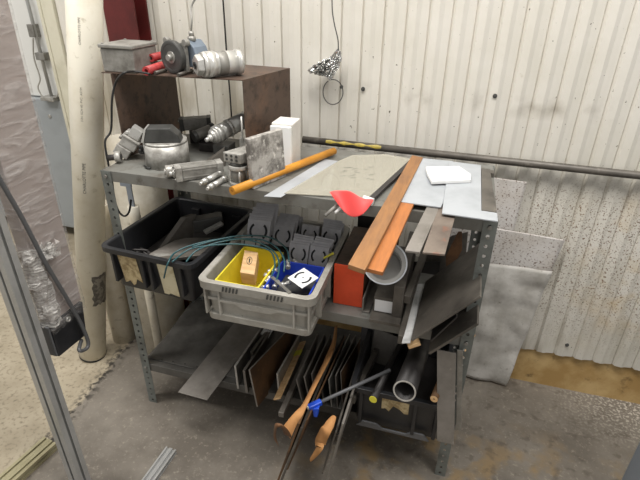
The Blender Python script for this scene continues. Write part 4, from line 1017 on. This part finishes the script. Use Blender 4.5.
ribbon([(288, 436, 10, -.315), (282, 426, 5, -.33), (276, 426, 4, -.33), (275, 436, 3, -.32), (278, 446, 1.5, -.31)], 'cardboard_scrap', 'cardd', 'dark curled cardboard scrap at the end of the tan strip')
ribbon([(335, 416, 3, -.22), (330, 424, 10, -.24), (325, 432, 12, -.26), (321, 441, 14, -.25), (319, 449, 7, -.27), (313, 457, 5, -.26), (310, 461, 2, -.26)], 'cardboard_scrap', 'card', 'crumpled tan cardboard flap hanging between the two long plate bundles')
# long plates hanging out
stand((300, 424), (279, 481), -.27, (336, 336), .28, .007, 'cardd', 'brown long plate on the left of the bundle hanging below the blue clamp', name='long_plate', group='long plates hanging out of the bottom shelf')
stand((303, 428), (282, 482), -.27, (341, 336), .28, .008, 'bsteel', 'black long plate in the bundle hanging below the blue clamp', name='long_plate', group='long plates hanging out of the bottom shelf')
stand((308, 420), (288, 470), -.26, (346, 336), .28, .005, 'cardd', 'right edge plate of the bundle hanging below the blue clamp', name='long_plate', group='long plates hanging out of the bottom shelf')
stand((337, 432), (323, 474), -.24, (366, 335), .28, .006, 'bsteel', 'black long plate hanging right of the cardboard flap', name='long_plate', group='long plates hanging out of the bottom shelf')
stand((344, 424), (328, 482), -.24, (371, 336), .28, .007, 'msteel', 'grey long plate reaching lowest right of the cardboard flap', name='long_plate', group='long plates hanging out of the bottom shelf')
P, Q = hit(338, 438, y=-.20), hit(374, 337, y=.30)
tag(MB().bar(P, Q, .012, .024).build('angle_bar', 'msteel', bevel=.001), 'grey bar lying along the left side of the second black tote', 'bar')
P, Q = hit(352, 400, y=-.06), hit(385, 335, y=.30)
tag(MB().bar(P, Q, .02, .03).build('angle_bar', 'dsteel', bevel=.001), 'dark bar lying just inside the left edge of the second black tote', 'bar')
# clamp on rod
P, Q = hit(312, 406, y=-.20), hit(390, 370, y=-.02); d = (Q-P).normalized()
cl = thing('bar_clamp', 'grey rod clamp with bright blue jaw lying across the plate bundles', 'clamp', P)
MB().cyl(P, Q, .0058, n=20).build('rod', 'rodgrey', cl)
MB().bar(P-d*.012, P+d*.032, .018, .016).build('blue_sleeve', 'bluecl', cl, bevel=.003)
MB().prism([P+V((.002, -.008, -.004)), P+V((.024, -.008, .004)), P+V((.020, -.010, -.034)), P+V((.008, -.010, -.036))], (0, .016, 0)).build('blue_jaw', 'bluecl', cl, bevel=.003)
MB().cyl(P-d*.016, P-d*.011, .007, n=16, inner=.004).build('end_washer', 'chrome', cl)
# second black tote
t3, T3 = tote('black_tote', 'low black plastic tote holding pipes and rods on the right of the bottom shelf', 'blackpl', (.862, -.058), 0, .322, .36, zb, .395, taper=.014, lip=.02)
torn(t3, T3, .11, .20, zb+.085, .372, .028, .014, zb, .375, m='label', seed=4, ragged=.5)
for x in (.035, .215, .285): MB().box(x, x+.012, .002, .02, zb+.02, .376, T3).build('rib', 'blackpl', t3, bevel=.002)
MB().prism([T3 @ V((x, .010, z)) for x, z in ((.03, zb+.004), (.28, zb+.004), (.26, zb+.03), (.22, zb+.03), (.20, zb+.015), (.12, zb+.015), (.10, zb+.03), (.05, zb+.03))], (0, -.006, 0)).build('base_rail', 'rodgrey', t3, bevel=.001)
# dark plates inside
for pts, y_, lab, m_ in ((((362, 322), (392, 334), (384, 376), (358, 368)), .27, 'dark plate leaning in the back left of the second black tote', 'bsteel'), (((375, 328), (399, 338), (392, 374), (368, 366)), .24, 'dull grey plate leaning in front of the back left dark plate', 'dsteel')):
    tag(MB().prism([hit(u, v, y=y_-.0015*(v-320)) for u, v in pts], (0, .005, 0)).build('leaning_plate', m_), lab, 'plate')
tag(MB().box(.885, 1.16, -.02, .27, zb+.006, zb+.09).build('metal_block', 'bsteel', bevel=.004), 'black scrap filling the bottom of the second black tote', 'block')
# pipes
P, Q = hit(404.5, 391, y=-.10), hit(424, 338, y=.28)
d = (Q-P).normalized()
sp = thing('steel_pipe', 'large dark steel pipe with bright cut end resting on the second black tote', 'pipe', P)
MB().cyl(P, P+d*.46, .0355, n=48, inner=.031).build('pipe_body', 'bsteel', sp)
MB().cyl(P-d*.0008, P+d*.0004, .0357, n=48, inner=.0308).build('cut_end', 'edge', sp)
P, Q = hit(373, 399.5, y=-.09), hit(404, 338, y=.26); d = (Q-P).normalized()
yr = thing('round_bar', 'dark round bar with a yellow painted end on the second black tote', 'bar', P)
MB().cyl(P, Q, .0125, n=24).build('bar_body', 'bsteel', yr); MB().cyl(P-d*.001, P+d*.001, .0128, n=24).build('yellow_end', 'yel', yr)
P, Q = hit(434, 399, y=-.07), hit(449, 362, y=.12); d = (Q-P).normalized()
wr = thing('round_bar', 'short brown round bar with a pale cut end right of the large pipe', 'bar', P)
MB().cyl(P, Q, .0125, n=24).build('bar_body', 'oldrust', wr); MB().cyl(P-d*.001, P+d*.001, .0118, n=24, inner=.003).build('cut_end', 'wood', wr)
# upright flat bars at the right post
A0, B0 = hit(437, 441, y=-.075), hit(454, 445, y=-.075); Tt = hit(437, 350, y=-.035); Tt2 = hit(456, 354, y=-.035)
tag(MB().prism([A0, B0, Tt2, Tt], (0, .005, 0)).build('flat_bar', 'msteel', bevel=.001), 'wide grey flat bar standing upright in front of the second black tote', 'bar', 'upright flat bars by the right post')
A0, B0 = hit(456, 430, y=-.03), hit(461, 431, y=-.03); Tt = hit(457, 350, y=-.02); Tt2 = hit(463, 351, y=-.02)
tag(MB().prism([A0, B0, Tt2, Tt], (0, .004, 0)).build('flat_bar', 'steel', bevel=.001), 'narrow light flat bar standing upright beside the right front post', 'bar', 'upright flat bars by the right post')
rg = random.Random(3)
for i in range(5):
    P = hit(463+rg.uniform(-1, 3), 357+rg.uniform(-5, 4), y=.06); Q = hit(470+rg.uniform(0, 5), 334+rg.uniform(-3, 5), y=.12)
    tag(MB().bar(P, Q, .004, .003).build('wood_splinter', 'wood'), 'thin wood splinter caught between leaning sheets and right post', 'splinter', 'wood splinters by the right post')
# white blanket behind the shelf at right
def hanging(pts, y_, m, name, label, amp, th, nu=26, nv=40, lean=0.0):
    import mathutils.geometry as mg
    (a, b, c, d) = [hit(u, v, y=y_) for u, v in pts]; mb = MB(); g = []
    for i in range(nu+1):
        row = []
        for j in range(nv+1):
            s_, t_ = i/nu, j/nv; p = (a*(1-s_)+b*s_)*(1-t_)+(d*(1-s_)+c*s_)*t_
            p = p+V((0, -abs(noise.noise(V((p.x*5, 1, p.z*6))))*amp-noise.noise(V((p.x*14, 4, p.z*11)))*amp*.35-lean*t_, 0))
            row.append(mb.bm.verts.new(p))
        g.append(row)
    for i in range(nu):
        for j in range(nv):
            f = mb.bm.faces.new((g[i][j], g[i+1][j], g[i+1][j+1], g[i][j+1])); f.smooth = True
    return tag(mb.build(name, m, solid=th), label, 'sheet')
hanging([(440, 170), (527, 182), (512, 236), (436, 224)], .562, 'speck', 'speckled_sheet', 'upper speckled white sheet against the wall right of the shelf', .002, .003)
hanging([(430, 217), (565, 240), (549, 276), (426, 262)], .556, 'speck', 'speckled_sheet', 'wider speckled white sheet below the upper one against the wall', .003, .003)
hanging([(428, 256), (552, 270), (506, 384), (420, 366)], .535, 'sack', 'white_sack', 'white woven sheet hanging down to the floor right of the shelf', .026, .003, lean=-.0)
# ================================================================== LIGHT
wd_ = bpy.data.worlds.new('w'); bpy.context.scene.world = wd_; wd_.use_nodes = True
bg = wd_.node_tree.nodes['Background']; bg.inputs[0].default_value = (1.0, .985, .96, 1); bg.inputs[1].default_value = .50
def area(name, loc, rot, sx, sy, e, col=(1, .97, .93)):
    l = bpy.data.lights.new(name, 'AREA'); l.shape = 'RECTANGLE'; l.size = sx; l.size_y = sy; l.energy = e; l.color = col
    o = bpy.data.objects.new(name, l); C.objects.link(o); o.location = loc; o.rotation_euler = rot; return o
area('ceiling_lamp', (.6, -.45, 3.6), (0, 0, 0), 2.2, .6, 100)
area('ceiling_lamp', (2.7, -1.0, 3.6), (0, 0, 0), 1.5, .5, 45)
area('ceiling_lamp', (-1.6, -1.0, 3.6), (0, 0, 0), 1.5, .5, 60)
sc_ = bpy.context.scene
sc_.view_settings.view_transform = 'Standard'; sc_.view_settings.look = 'None'; sc_.view_settings.gamma = 1
sc_.view_settings.exposure = 0.0; sc_.view_settings.use_curve_mapping = False
